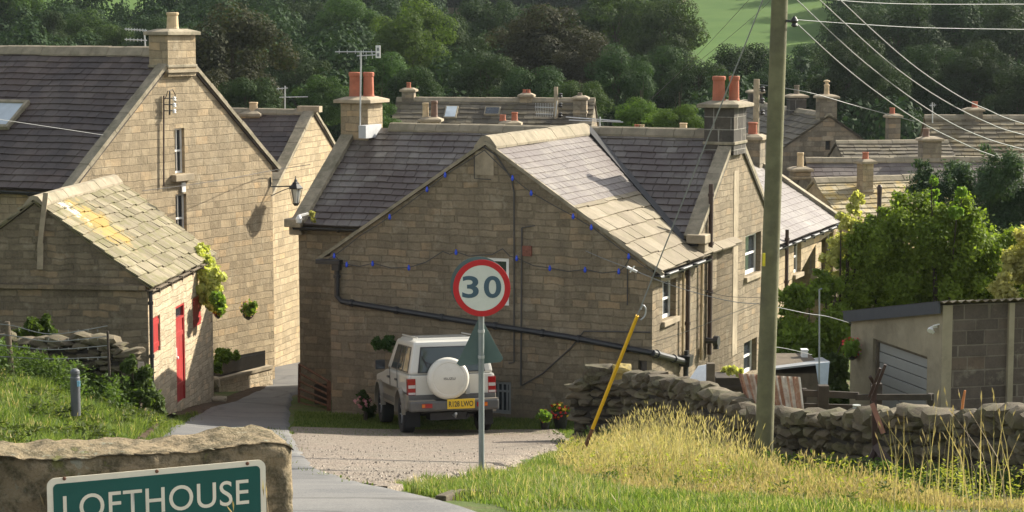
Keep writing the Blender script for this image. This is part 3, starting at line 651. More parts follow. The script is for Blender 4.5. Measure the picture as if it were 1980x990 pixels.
def boards(sd, rc, nb, depth=.08, knob=False, name='door', par=None, house=CH):
    P0,e,n = house.side[sd]; a0,a1,z0,z1 = rc; mb = MB(); wd = (a1-a0)/nb
    for k_ in range(nb):
        c = P0+e*(a0+wd*(k_+.5))-n*depth; mb.box(Vector((c.x,c.y,(z0+z1)/2)), e*(wd/2-.004), n*.02, Z1*((z1-z0)/2-.01))
    c = P0+e*((a0+a1)/2)-n*(depth+.02); mb.box(Vector((c.x,c.y,(z0+z1)/2)), e*((a1-a0)/2), n*.01, Z1*((z1-z0)/2-.01))
    for z in (z0+.2*(z1-z0), z0+.82*(z1-z0)):
        c = P0+e*((a0+a1)/2)-n*(depth-.03); mb.box(Vector((c.x,c.y,z)), e*((a1-a0)/2-.03), n*.012, Z1*.05)
    return mb.build(name, M['red'], par)
boards('q0', hq4[0], 4, .06, name='shutter', par=ch); boards('q0', hq4[2], 4, .02, name='shutter', par=ch)
a0,a1,z0,z1 = hq4[1]; zt = z1-.32
d_ = boards('q0', (a0+.05,a1-.05,z0,zt), 5, .06, name='door', par=ch)
mb = MB(); p = P0+e*(a0+.16)+n*.0; mb.lathe(Vector((p.x,p.y,z0+1.0))-n*.03, [(.03,0),(.035,.03),(.01,.045)], 10, n); mb.box(Vector((p.x,p.y,z0+1.12))-n*.035, e*.02, n*.006, Z1*.10); mb.build('handle', M['white'], d_)
mb = MB()
for aa in (a0+.025, a1-.025): q = P0+e*aa-n*.05; mb.box(Vector((q.x,q.y,(z0+z1)/2)), e*.025, n*.04, Z1*((z1-z0)/2))
for zz in (z1-.025, zt+.02): q = P0+e*((a0+a1)/2)-n*.05; mb.box(Vector((q.x,q.y,zz)), e*((a1-a0)/2-.05), n*.04, Z1*.025)
o_ = mb.build('door_frame', M['red'], ch); mb = MB(); q = P0+e*((a0+a1)/2)-n*.07; mb.box(Vector((q.x,q.y,(zt+z1)/2)), e*((a1-a0)/2-.05), n*.005, Z1*.13); mb.build('pane', M['glass'], o_)
pp = CH.pt('q0', .06, -5.4, .06); pipe(ch, [pp, Vector((pp.x,pp.y,-8.2))], .04, 'black')
g4 = lambda x,y,off=.04: CH.pt('r0', *CH.px('r0',x,y), off)
mb = MB(); mb.bar(g4(-60,551,.06), g4(282,556,.06), .10, .09); mb.build('ledge', M['rubble_dk'], ch, uv=True)
mb = MB(); mb.bar(g4(91,372,.08), g4(80,470,.08), .10, .05, up=(0,1,0)); mb.bar(g4(80,470,.05), g4(79,520,.05), .12, .05, up=(0,1,0)); mb.build('stone_prop', M['dress'], ch)

# ---- terrace running on beyond the main house
Ox = C0 + u*9.15 + w*.12
tr = root('terrace_house', (Ox.x,Ox.y,H(Ox.x,Ox.y)), 'sunlit stone house with grey slate roof between the utility pole and the leafy bush', 'house')
TR = House(tr, Ox, u, w, 7.9, 5.0, -12.5, -5.45, -3.85, M['stone_c'], ov=.2)
hz = [TR.rect('q0',1535,467,1549,528), TR.rect('q0',1577,470,1588,527), TR.rect('q0',1611,445,1621,482)]
TR.walls({'q0': hz}); mb = MB(); TR.slope(mb,'q0',.22,.35,.012,jit=.1); TR.slope(mb,'q1',.4,.5,.014); mb.build('roof', M['slate_pale'], tr)
TR.ridge(.3,.08); TR.gutter('q0',.06); TR.coping('r1','q0',.28,.1)
for k_, r_ in enumerate(hz): TR.window('q0', r_, .14, 'bars' if k_==0 else 'sash', True, .06)
c = Ox+u*7.6+w*2.4; chimney(tr, (c.x,c.y), u, w, .3, .3, -4.4, -3.25, [(0,0,.14,.35,'terra',None)], 'stone_far', .1, 'dress')

# ================================================================= far houses
def far_house(name_label, L_, R_px, ang, half, rise, zb, wallm, roofm, course, width, th_, chims=(), front='q0', label_cat='house', group=None, height=3.0, ridge='ridge', extra=0.):
    """ridge from surveyed left end L_=(px,py,Y) along heading ang to column R_px"""
    A = at(*L_); e1 = unit(ang); k_ = (R_px-990)/FPX
    t = (k_*A.y - A.x)/(e1.x - k_*e1.y) if abs(e1.x-k_*e1.y) > 1e-6 else 8
    e2 = Vector((-e1.y, e1.x, 0));  
    if e2.y < 0: e2 = -e2
    O = Vector((A.x,A.y,0)) - e2*half; t = t+extra
    r = root('stone_house', (O.x,O.y,H(O.x,O.y)), name_label, label_cat, group)
    h = House(r, O, e1, e2, t, half*2, zb, A.z-rise, A.z, M[wallm], ov=.2); h.walls({})
    mb = MB(); h.slope(mb,'q0',course,width,th_,jit=.18,rough=.5); h.slope(mb,'q1',.5,.6,th_); mb.build('roof', M[roofm], r); h.ridge(.32,.08,mat=ridge)
    for (px, sw, ytop, d1, d2, pots, mt) in chims:
        kk = (px-990)/FPX; Q = A + e2*d2; tt = (kk*Q.y - Q.x)/(e1.x-kk*e1.y) if abs(e1.x-kk*e1.y) > 1e-3 else d1
        if d1 is not None and abs(e1.x-kk*e1.y) <= .3 and d1 != 0: tt = d1
        Cc = Q + e1*tt; zt = at(px, ytop, Cc.y).z; sc = Cc.y/FPX; hw = sw*sc/2/1.1
        pl = [((ppx-px)*sc, 0, max(.08,pw*sc/2), ph*sc, pm, hat) for (ppx,pw,ph,pm,hat) in pots]
        chimney(r, (Cc.x,Cc.y), e1, e2, hw, hw*.9, min(A.z-.6, zt-.5), zt-.2, pl, mt, .09, 'dress')
    return r, h
B1, hB1 = far_house('long low stone-slated house far behind the main roof ridge, with three chimneys and skylights', (770,194,88), 1148, R(98), 3.4, 2.3, -17, 'stone_far','slate_brown',.33,.5,.03,
   chims=[(791,26,168,0,0,[(791,9,11,'terra',None)],'stone_far'), (1018,26,178,0,0,[(1014,7,7,'terra',None),(1022,7,7,'terra',None)],'stone_a'), (1122,28,183,0,-.9,[(1121,10,6,'stone_far',None)],'stone_far')])
P0, e, n = hB1.side['q0']; eb = (hB1.e2*math.cos(hB1.sl)+Z1*math.sin(hB1.sl)); nr = e.cross(eb); nr = nr if nr.z>0 else -nr
pl0 = hB1.O - hB1.e2*hB1.ov; pl0.z = hB1.ze-hB1.ov*hB1.tan+.12
for (x,y,wd,ht_) in ((872,217,.22,.36),(952,215,.28,.22)):
    c = onplane(x,y,pl0,nr); mb = MB(); mb.box(c, e*(wd+.05), eb*(ht_+.05), nr*.04); o_ = mb.build('skylight', M['coping'], B1); mb = MB(); mb.box(c+nr*.04, e*wd, eb*ht_, nr*.01); mb.build('pane', M['glass_lt' if x < 900 else 'glass'], o_)
far_house('stone house hidden behind the main slate roof, only its chimneys and pots showing', (800,258,73), 1375, R(95), 3.2, 2.2, -15, 'stone_far','slate_brown',.33,.5,.03,
   chims=[(833,40,224,0,0,[(823,13,28,'buff',None),(840,14,32,'brownclay',None)],'dress'), (987,38,231,0,0,[(972,13,12,'terra',None),(995,13,17,'terra',None)],'dress'), (1237,22,250,0,0,[(1231,10,12,'terra',None),(1241,10,12,'buff',None)],'stone_far'), (1321,20,250,0,0,[(1321,16,15,'buff',None)],'stone_far')])
hd = math.atan2(542-990, FPX)
A = at(1603,225,86); e1 = unit(hd); e2 = Vector((e1.y,-e1.x,0)); O = Vector((A.x,A.y,0)) - e2*3.1
r3 = root('stone_house', (O.x,O.y,H(O.x,O.y)), 'dark stone house whose plain gable has one small window and a tall buff pot', 'house')
h3 = House(r3, O, e1, e2, 16, 6.2, -16, A.z-2.1, A.z, M['stone_far'], ov=.2); hh = [h3.rect('r0',1596,272,1606,290)]; h3.walls({'r0':hh}); h3.window('r0',hh[0],.15,'plain',False,.04,fmat='wood_dk',lintel=True)
mb = MB(); h3.slope(mb,'q0',.36,.5,.035,jit=.18,rough=.5); h3.slope(mb,'q1',.4,.5,.03); mb.build('roof', M['slate_brown'], r3); h3.ridge(.32,.08)
pc = lambda px, d: (lambda q: (q.x,q.y))(A+e1*d)
chimney(r3, pc(0,.45), e1, e2, .35, .36, A.z-1.0, at(0,190,86.4).z, [(0,0,.12,.42,'buff','cowl')], 'stone_far', .1, 'dress')
q = A+e1*5.5; chimney(r3, (q.x,q.y), e1, e2, .35, .36, A.z-.8, at(0,180,91.4).z-.2, [(0,0,.13,.40,'stone_far',None)], 'stone_chim', .1, 'dress')
q = A+e1*13.5; chimney(r3, (q.x,q.y), e1, e2, .3, .3, A.z-.6, at(0,172,99.4).z-.2, [], 'stone_chim', .1, 'dress')
far_house('wide house with rows of golden brown stone slates at the right edge', (1790,228,90), 2080, R(93), 3.8, 2.6, -16, 'stone_far','slate_wide',.30,.5,.04,
   chims=[(1881,34,206,0,0,[(1883,12,12,'terra',None)],'stone_far')])
far_house('low brown slated roof tucked between the dark gable and wide golden roof', (1618,278,83), 1830, R(84), 3.2, 1.6, -15, 'stone_far','slate_brown',.28,.45,.035,
   chims=[(1726,26,218,0,1.5,[(1724,11,12,'terra',None)],'stone_far')])
far_house('long pinkish grey slate roof running behind the mossy gold roof', (1560,312,76), 2060, R(84), 2.8, 2.0, -14, 'stone_far','slate_pale',.25,.4,.015,
   chims=[(1548,38,320,0,-.6,[(1548,14,28,'buff',None)],'stone_b'), (1798,40,262,0,.2,[(1790,14,16,'brownclay',None)],'stone_far')])
far_house('low house with gold and moss covered slab roof left of the bushes', (1575,352,68), 1800, R(66), 3.0, 2.1, -13, 'stone_c','slab_gold',.24,.34,.03,
   chims=[(1674,26,305,0,-.5,[(1674,13,14,'terra',None)],'stone_a')])
# ================================================================= GROUND, ROAD, GRAVEL
def mat_ground():
    m, nt, b = new_mat('grass_and_soil'); N = NT(nt); ob = N.n('ShaderNodeTexCoord')
    a = N.noise(ob.outputs['Object'], .9, 6, .7); f = N.noise(ob.outputs['Object'], 14, 5, .75)
    c = N.mix(N.ramp(f, [(.3,g(0)),(.7,g(1))]), (.055,.085,.022), (.12,.15,.045))
    c = N.mix(N.ramp(a, [(.50,g(0)),(.66,g(1))]), c, (.14,.11,.07))
    N.l(c, b.inputs['Base Color']); b.inputs['Roughness'].default_value = .95; b.inputs['Specular IOR Level'].default_value = .15
    N.l(N.bump(f, .05, .8), b.inputs['Normal']); return m
def mat_meadow():
    m, nt, b = new_mat('hill_meadow'); N = NT(nt); ob = N.n('ShaderNodeTexCoord')
    a = N.noise(ob.outputs['Object'], .05, 6, .65); f = N.noise(ob.outputs['Object'], .7, 5, .75)
    c = N.mix(N.ramp(a, [(.35,g(0)),(.65,g(1))]), (.050,.105,.018), (.085,.145,.028)); c = N.mix(N.math('MULTIPLY', N.ramp(f, [(.4,g(0)),(.7,g(1))]), .4), c, (.07,.12,.025))
    N.l(c, b.inputs['Base Color']); b.inputs['Roughness'].default_value = .95; b.inputs['Specular IOR Level'].default_value = .1; return m
def mat_road():
    m, nt, b = new_mat('worn_asphalt'); N = NT(nt); ob = N.n('ShaderNodeTexCoord')
    a = N.noise(ob.outputs['Object'], .8, 6, .65); f = N.noise(ob.outputs['Object'], 60, 3, .7); s_ = N.noise(ob.outputs['Object'], 6, 5, .7)
    c = N.mix(N.ramp(a, [(.42,g(0)),(.6,g(1))]), (.082,.082,.082), (.128,.124,.116))
    c = N.mix(N.math('MULTIPLY', N.ramp(f, [(.45,g(0)),(.7,g(1))]), .5), c, (.26,.25,.235)); c = N.mix(N.math('MULTIPLY', N.ramp(s_, [(.55,g(0)),(.72,g(1))]), .4), c, (.075,.07,.068))
    vo = N.n('ShaderNodeTexVoronoi', feature='DISTANCE_TO_EDGE'); vo.inputs['Scale'].default_value = .28; N.l(ob.outputs['Object'], vo.inputs['Vector'])
    wv = N.n('ShaderNodeVectorMath', operation='MULTIPLY_ADD'); nn1 = N.n('ShaderNodeTexNoise'); nn1.inputs['Scale'].default_value = 1.6; nn1.inputs['Detail'].default_value = 6; N.l(ob.outputs['Object'], nn1.inputs['Vector']); N.l(nn1.outputs['Color'], wv.inputs[0]); wv.inputs[1].default_value = (.9,.9,0); N.l(ob.outputs['Object'], wv.inputs[2]); N.l(wv.outputs[0], vo.inputs['Vector'])
    c = N.mix(N.math('MULTIPLY', N.ramp(vo.outputs['Distance'], [(.0,g(1)),(.022,g(0))]), .7), c, (.045,.042,.038))
    pt = N.n('ShaderNodeTexVoronoi', feature='F1'); pt.inputs['Scale'].default_value = .22; N.l(ob.outputs['Object'], pt.inputs['Vector']); px_ = N.n('ShaderNodeSeparateXYZ'); N.l(pt.outputs['Color'], px_.inputs[0])
    c = N.mix(N.math('MULTIPLY', N.ramp(px_.outputs[0], [(.6,g(0)),(.62,g(1))]), .35), c, (.085,.083,.08))
    N.l(c, b.inputs['Base Color']); b.inputs['Roughness'].default_value = .85; N.l(N.bump(f, .006, .8), b.inputs['Normal']); return m
def mat_gravel():
    m, nt, b = new_mat('gravel'); N = NT(nt); ob = N.n('ShaderNodeTexCoord')
    vo = N.n('ShaderNodeTexVoronoi'); vo.inputs['Scale'].default_value = 38; N.l(ob.outputs['Object'], vo.inputs['Vector'])
    sx = N.n('ShaderNodeSeparateXYZ'); N.l(vo.outputs['Color'], sx.inputs[0]); a = N.noise(ob.outputs['Object'], .7, 6, .7)
    c = N.ramp(sx.outputs[0], [(0,(.13,.10,.075)),(.5,(.215,.17,.13)),(.85,(.29,.235,.18)),(1,(.42,.36,.30))])
    c = N.mix(N.math('MULTIPLY', N.ramp(a, [(.42,g(0)),(.66,g(1))]), .5), c, (.20,.18,.14))
    N.l(c, b.inputs['Base Color']); b.inputs['Roughness'].default_value = .9
    h = N.math('MULTIPLY', vo.outputs['Distance'], -1.0); N.l(N.bump(h, .03, 1), b.inputs['Normal']); return m
M['ground']=mat_ground(); M['meadow']=mat_meadow(); M['road']=mat_road(); M['gravel']=mat_gravel()
M['soil'] = mat_plain('bare_soil', (.085,.06,.04), .95, var=.45, scale=6, spec=.1, bump=.05)
xs = np.unique(np.concatenate([np.arange(-26,26.01,.4), np.sign(np.linspace(-1,1,90))*26*(np.abs(np.linspace(-1,1,90))*.0+1)*np.exp(np.abs(np.linspace(-1,1,90))*3.9)]))
ys = np.concatenate([np.arange(-30,-4,4), np.arange(-4,72,.4), 72*np.exp(np.linspace(0.006,3.4,120))])
X, Y = np.meshgrid(xs, ys); Zg = Hn(X, Y)
nz = np.array([[mnoise.noise(Vector((x*.9, y*.9, 0))) if abs(x) < 27 and y < 73 else 0 for x in xs] for y in ys]); Zg = Zg + nz*.025
V = np.stack([X,Y,Zg],-1).reshape(-1,3); nx_, ny_ = len(xs), len(ys)
ii, jj = np.meshgrid(np.arange(nx_-1), np.arange(ny_-1)); k_ = (jj*nx_+ii).ravel(); Fq = np.stack([k_, k_+1, k_+1+nx_, k_+nx_], 1)
me = bpy.data.meshes.new('ground'); me.from_pydata(V.tolist(), [], Fq.tolist()); me.materials.append(M['ground']); me.materials.append(M['meadow'])
yc = Y[jj.ravel(), ii.ravel()]; me.polygons.foreach_set('material_index', (yc > 95).astype(np.int32)); me.polygons.foreach_set('use_smooth', [True]*len(me.polygons)); me.update()
go = bpy.data.objects.new('ground', me); COL.objects.link(go); tag(go, kind='structure')

def strip(name, Ys, Lx, Rx, dz, mat, nj=26, step=.3, rag=0., kind='structure', n2=0):
    y = np.arange(Ys[0], Ys[-1]+1e-6, step); l = np.interp(y, Ys, Lx); r = np.interp(y, Ys, Rx)
    if rag:
        l = l + np.array([mnoise.noise(Vector((q*1.3,3,0)))*rag + mnoise.noise(Vector((q*4,9,0)))*rag*.5 for q in y]); r = r + np.array([mnoise.noise(Vector((q*1.3,7,0)))*rag + mnoise.noise(Vector((q*4.3,2,0)))*rag*.5 for q in y])
    t = np.linspace(0,1,nj); XX = l[:,None]*(1-t)+r[:,None]*t; YY = np.repeat(y[:,None], nj, 1); ZZ = Hn(XX,YY)+dz
    e = np.minimum(1, np.minimum(t, 1-t)*nj/2.0)
    ZZ = ZZ - (1-e)[None,:]*(dz+.06)
    V = np.stack([XX,YY,ZZ],-1).reshape(-1,3); n_ = len(y); F_ = []
    for j in range(n_-1):
        for i in range(nj-1): k_ = j*nj+i; F_.append((k_,k_+1,k_+1+nj,k_+nj))
    me = bpy.data.meshes.new(name); me.from_pydata(V.tolist(), [], F_); me.materials.append(mat); me.polygons.foreach_set('use_smooth', [True]*len(me.polygons)); me.update()
    o = bpy.data.objects.new(name, me); COL.objects.link(o); return tag(o, kind=kind)
RY = [4, 12, 14, 17, 20.6, 24, 29, 34, 38, 42.5, 46, 50, 55, 60, 68, 78]
RL = [-4.6,-4.6,-4.7,-4.8,-4.9,-5.0,-5.35,-5.9,-6.35,-6.9,-6.85,-6.8,-6.75,-7.2,-8.2,-10]
RR = [.5,.35,.0,-.95,-1.8,-2.3,-2.9,-3.5,-4.0,-4.55,-4.95,-5.35,-5.3,-4.4,-3.4,-3.0]
strip('road', RY, RL, RR, .075, M['road'], rag=.07)
GY = [17.0,18.5,20,21.4,23,26,30,36,40,41.6]
GL = [-1.2,-1.6,-2.1,-2.4,-2.7,-2.95,-3.4,-4.15,-4.7,-4.9]
GR = [-1.05,-.95,-.72,-.30,-.08,.15,.55,1.25,1.4,1.3]
strip('gravel_drive', GY, GL, GR, .055, M['gravel'], nj=30, rag=.28)
strip('soil_bank', [24,27,30,33,36,41], [-6.2,-6.3,-6.3,-6.4,-6.5,-7.0], [-4.9,-5.1,-5.3,-5.7,-6.1,-6.8], .05, M['soil'], nj=12, rag=.25)
strip('lane_verge', [43,45,48,52,56], [-7.4,-7.3,-7.2,-6.9,-6.8], [-6.75,-6.6,-6.2,-6.1,-6.5], .085, M['soil'], nj=8, rag=.08)
# pebbles on the gravel: one uncountable scatter
mb = MB(); r_ = np.random.default_rng(5)
for i in range(1700):
    y = 18 + 22*r_.random()**1.2; a = np.interp(y,GY,GL); b_ = np.interp(y,GY,GR); x = a-.15+(b_-a+.3)*r_.random(); s_ = .006+.014*r_.random()**3
    p = gp(x,y,.055); q = [Vector((r_.normal(),r_.normal(),r_.normal()*.6)).normalized()*s_ for _ in range(4)]
    t = p+Z1*s_*1.1; c3 = [p+Vector((math.cos(k*2.1+i),math.sin(k*2.1+i),0))*s_ for k in range(3)]; mb.add([t]+c3, [(0,1,2),(0,2,3),(0,3,1)])
M['pebble'] = mat_slab('pebbles', [(0,(.18,.145,.115)),(.5,(.28,.235,.185)),(1,(.42,.37,.31))])
tag(mb.build('pebbles', M['pebble']), 'loose pebbles and stones scattered over the gravel drive', 'pebbles', kind='stuff')

# ================================================================= DRY STONE WALLS
M['drystone'] = mat_slab('dry_stone', [(0,(.048,.038,.025)),(.5,(.095,.076,.049)),(1,(.165,.135,.09))], (.13,.13,.06), .5, 3.0, .92, .025)
M['core'] = mat_plain('wall_core', (.035,.03,.024), .95)
def stone_wall(name, label, path, sx=.17, sz=.085, depth=.2, sub=2, seed=1, cope=1.3, group=None, sink=.3):
    """path: (x,y,top z)"""
    random.seed(seed); P = [Vector(p) for p in path]; mb = MB(); co = MB(); k = 0
    base = P[0].copy(); base.z = H(base.x, base.y); r_ = root(name, base, label, 'wall', group)
    cum = [0]
    for a, b_ in zip(P[:-1], P[1:]): cum.append(cum[-1] + (b_.xy-a.xy).length)
    tot = cum[-1]
    def ev(s_):
        s_ = min(max(s_,0),tot-1e-4); i = max(j for j in range(len(cum)-1) if cum[j] <= s_); f = (s_-cum[i])/(cum[i+1]-cum[i]); q = P[i].lerp(P[i+1], f)
        d = (P[i+1]-P[i]); d.z = 0; d.normalize(); return q, d
    row = 0; zoff = 0.
    while zoff < 2.2:
        s_ = -random.random()*sx; h = sz*random.uniform(.8,1.3)
        while s_ < tot:
            L = sx*random.uniform(.55,1.7); q, d = ev(s_+L); zb = H(q.x,q.y)-sink; z = zb+zoff+h
            if z + h*.5 < q.z:
                nrm = Vector((d.y,-d.x,0)); k += 1; sl = random.uniform(-.16,.16)
                dd = (d + Z1*sl).normalized(); uu = (Z1 - d*sl).normalized()
                mb.rock(Vector((q.x,q.y,z+random.uniform(-.4,.4)*h)) + nrm*random.uniform(-.03,.05), dd*L*1.04, nrm*depth*random.uniform(.9,1.12), uu*h*random.uniform(.8,1.08), seed*50+k, sub, .22)
            s_ += 2*L
        zoff += 1.85*h
    s_ = 0
    while s_ < tot:   # rough coping
        L = sx*random.uniform(.8,1.5)*cope; q, d = ev(s_+L); nrm = Vector((d.y,-d.x,0)); k += 1; sl = random.uniform(-.25,.25)
        mb.rock(Vector((q.x,q.y,q.z-sz*random.uniform(.0,1.0))), (d+Z1*sl).normalized()*L, nrm*depth*1.1, (Z1-d*sl).normalized()*sz*cope*random.uniform(.8,1.5), seed*70+k, sub, .2)
        s_ += 1.8*L
    s_ = 0
    while s_ < tot:
        q, d = ev(s_+.2); nrm = Vector((d.y,-d.x,0)); zb = H(q.x,q.y)-.3; co.box(Vector((q.x,q.y,(zb+q.z-.16)/2)), d*.22, nrm*depth*.62, Z1*max(.05,(q.z-.16-zb)/2)); s_ += .4
    so_ = mb.build('stones', M['drystone'], r_, smooth=True); es_ = so_.modifiers.new('e','EDGE_SPLIT'); es_.split_angle = R(22); co.build('core', M['core'], r_); return r_
pth = [(1222,728,35),(1262,728,34.2),(1310,742,33.2),(1360,752,32.2),(1400,768,31.4),(1440,790,30.4),(1480,802,29.6),(1540,806,28.6),(1600,806,27.8),(1660,804,27),(1720,806,26.2),(1765,796,25.6),(1820,800,24.9),(1880,812,24.2),(1935,796,23.4),(1985,806,22.8),(2120,800,21.2)]
stone_wall('dry_stone_wall', 'long tumbledown dry stone wall running from the pillar to the right edge behind the utility pole', [tuple(at(*p)) for p in pth], .125, .072, .20, seed=3)
pp = [(-120,655,38.8),(0,652,38.8),(40,662,38.8),(120,655,38.6),(180,648,38.6),(235,664,38.4),(262,695,38.3)]
stone_wall('dry_stone_wall', 'short dry stone wall in shade on the grassy bank beside the cottage', [tuple(at(*p)) for p in pp], .15, .07, .2, seed=5)
stone_wall('dry_stone_wall', 'squat dry stone pillar ending the long wall, topped by a big round stone', [tuple(at(1120,735,35.8)),tuple(at(1165,728,35.6)),tuple(at(1208,733,35.3))], .16, .075, .26, seed=8, cope=.8)
mb = MB(); random.seed(4); p = at(1158,722,35.6); mb.rock(p, Vector((.27,0,0)), Vector((0,.25,0)), Vector((0,0,.16)), 3, 3, .12)
pr = mb.build('boulder', M['drystone'], smooth=False); tag(pr, 'big rounded grey stone on top of the wall pillar', 'stone')
M['lichen'] = mat_plain('yellow_lichen_stone', (.38,.29,.10), .95, var=.4, scale=7, dirt=(.22,.2,.13), dirt_amt=.6, spec=.1, bump=.02)
mb = MB(); p = at(1203,722,35.4); mb.rock(p, Vector((.17,0,0)), Vector((0,.22,0)), Vector((0,0,.15)), 9, 3, .12)
tag(mb.build('boulder', M['lichen'], smooth=False), 'yellow lichen-covered stone on the wall pillar', 'stone')

# ================================================================= SIGN STONE
a5 = R(67); e5 = unit(a5); n5 = Vector((e5.y,-e5.x,0)); n5 = n5 if n5.y < 0 else -n5
S0 = at(300,905,10.4); S0v = Vector((S0.x,S0.y,0))
def mat_grit():
    m, nt, b = new_mat('rough_gritstone'); N = NT(nt); ob = N.n('ShaderNodeTexCoord').outputs['Object']
    big = N.noise(ob, 2.2, 6, .6); mid = N.noise(ob, 9, 6, .7); fin = N.noise(ob, 45, 5, .75); sp = N.noise(ob, 16, 4, .6)
    c = N.mix(N.ramp(big, [(.35,g(0)),(.65,g(1))]), (.34,.265,.165), (.23,.19,.115))
    c = N.mix(N.math('MULTIPLY', N.ramp(mid, [(.46,g(0)),(.58,g(1))]), .75), c, (.065,.06,.036))
    c = N.mix(N.math('MULTIPLY', N.ramp(fin, [(.45,g(0)),(.7,g(1))]), .6), c, (.36,.30,.21))
    c = N.mix(N.math('MULTIPLY', N.ramp(N.math('ADD', N.math('MULTIPLY', sp, .6), N.math('MULTIPLY', big, .4)), [(.57,g(0)),(.62,g(1))]), .7), c, (.30,.31,.24))
    c = N.mix(N.math('MULTIPLY', N.ramp(N.math('ADD', N.math('MULTIPLY', mid, .5), N.math('MULTIPLY', big, .5)), [(.58,g(0)),(.63,g(1))]), .6), c, (.18,.19,.05))
    N.l(c, b.inputs['Base Color']); b.inputs['Roughness'].default_value = .95; b.inputs['Specular IOR Level'].default_value = .15
    N.l(N.bump(N.math('ADD', mid, N.math('MULTIPLY', fin, .55)), .05, 1.0), b.inputs['Normal']); return m
M['signstone'] = mat_grit()
def on5(x,y): p = onplane(x,y,S0,n5); return (p-S0).dot(e5), p.z
top = [(-120,905),(-40,888),(0,884),(70,892),(150,886),(210,882),(300,876),(380,874),(425,866),(460,862),(520,856),(555,858),(580,868)]
tz = [on5(x,y) for x,y in top]; s0, s1 = tz[0][0], tz[-1][0]
NS, NZ_, NT_ = 90, 46, 14
import bmesh
bm = bmesh.new(); zb = H(S0.x,S0.y)-.4
def ztop(s_): return float(np.interp(s_, [a for a,b in tz], [b for a,b in tz]))
grid = {}
ring = []  # cross-section parameter: front face up, top back, back face down
for j in range(NZ_): ring.append(('f', j/(NZ_-1)))
for j in range(1,NT_): ring.append(('t', j/(NT_-1)))
for j in range(1,12): ring.append(('b', 1-j/11))
rows = []
for i in range(NS+1):
    s_ = s0+(s1-s0)*i/NS; zt = ztop(s_); vs = []
    for kd, t in ring:
        if kd == 'f': z = zb+(zt-zb)*t; d = .02
        elif kd == 't': z = zt + .02*math.sin(t*math.pi*.5); d = .02-.36*t
        else: z = zb+(zt+.02-zb)*t; d = -.34
        ed = min((i)/5.0, (NS-i)/5.0, 1.0); rnd_ = (1-math.sqrt(max(0,1-(1-ed)**2)))*.10
        p = S0v + e5*(s_ + (rnd_*.3 if i < NS/2 else -rnd_*.3)) + n5*(d - (rnd_ if kd=='f' else 0)); p.z = z
        # chipped left shoulder: turns away and into shade
        sd = p.copy(); f1 = mnoise.noise(sd*2.2); f2 = mnoise.noise(sd*6.5); f3 = mnoise.noise(sd*19)
        amp = .036*f1+.024*f2+.012*f3
        st = abs(mnoise.noise(Vector((sd.x*1.5, sd.y*1.5, sd.z*11))))*.035
        plate = 1.0 if kd != 'f' else (0.35 if on5(80,900)[0] < s_ < on5(520,900)[0] and z < zt-.07 else 1.0)
        if kd == 'f': 
            p += n5*(amp-.012-st)*plate
            e_ = max(0, 1-(zt-z)/.035); p -= n5*.03*e_*e_
            if s_ < on5(70,900)[0]: p -= n5*(on5(70,900)[0]-s_)*.75
        elif kd == 't': p.z += amp*.9 - st*.6
        else: p -= n5*amp
        vs.append(bm.verts.new(p))
    rows.append(vs)
for i in range(NS):
    for j in range(len(ring)-1): bm.faces.new((rows[i][j],rows[i+1][j],rows[i+1][j+1],rows[i][j+1]))
for rr_ in (rows[0], rows[-1]):
    bm.faces.new(rr_)
bmesh.ops.recalc_face_normals(bm, faces=bm.faces)
st_ = root('village_sign_stone', (S0.x,S0.y,H(S0.x,S0.y)), 'rough block of gritstone in the foreground that the green name plate is bolted to', 'boulder')
me = bpy.data.meshes.new('stone_block'); bmesh.ops.translate(bm, verts=bm.verts, vec=-WOFF[st_.name]); bm.to_mesh(me); bm.free(); me.materials.append(M['signstone'])
for p_ in me.polygons: p_.use_smooth = True
a_ = me.attributes.new('rnd','FLOAT','FACE'); a_.data.foreach_set('value', np.full(len(me.polygons), .5, dtype=np.float32))
o = bpy.data.objects.new('stone_block', me); COL.objects.link(o); o.parent = st_
# the name plate
def text_mesh(txt, size, ext=.002, off=0., sx=1.0, space=1.0):
    cu = bpy.data.curves.new('t','FONT'); cu.body = txt; cu.size = size; cu.extrude = ext; cu.offset = off; cu.align_x = 'LEFT'; cu.space_character = space; cu.resolution_u = 6
    ob = bpy.data.objects.new('t', cu); COL.objects.link(ob); bpy.context.view_layer.update(); dg = bpy.context.evaluated_depsgraph_get()
    me = bpy.data.meshes.new_from_object(ob.evaluated_get(dg)); bpy.data.objects.remove(ob); bpy.data.curves.remove(cu)
    return me
def place_text(name, txt, P, ex, ey, nn, width, height, mat, parent, ext=.002, off=0.0, space=1.0):
    """text filling width x height with lower-left at P, along ex, up ey, facing nn"""
    me = text_mesh(txt, 1.0, 0, off, space=space); co = np.zeros(len(me.vertices)*3); me.vertices.foreach_get('co', co); co = co.reshape(-1,3)
    mn = co.min(0); mx = co.max(0); fx = width/(mx[0]-mn[0]); fy = height/(mx[1]-mn[1])
    base = Vector(P) - WOFF.get(parent.name, Vector()); out = np.array([list(base + ex*((c[0]-mn[0])*fx) + ey*((c[1]-mn[1])*fy) + nn*ext) for c in co])
    me.vertices.foreach_set('co', out.ravel()); me.materials.clear(); me.materials.append(mat); me.name = name; me.update()
    o = bpy.data.objects.new(name, me); COL.objects.link(o); o.parent = parent; return o
pl = root('village_name_plate', onplane(300,905,S0,n5)+n5*.045, 'green village name plate with cream border and lettering, bolted to the foreground stone', 'sign')
M['sgreen'] = mat_plain('sign_green', (.003,.085,.068), .35, var=.12, scale=3, dirt=(.01,.10,.08), dirt_amt=.35)
M['cream'] = mat_plain('sign_cream', (.80,.74,.58), .45, var=.06, scale=3, dirt=(.45,.42,.33), dirt_amt=.3)
Sq = S0 + n5*.045
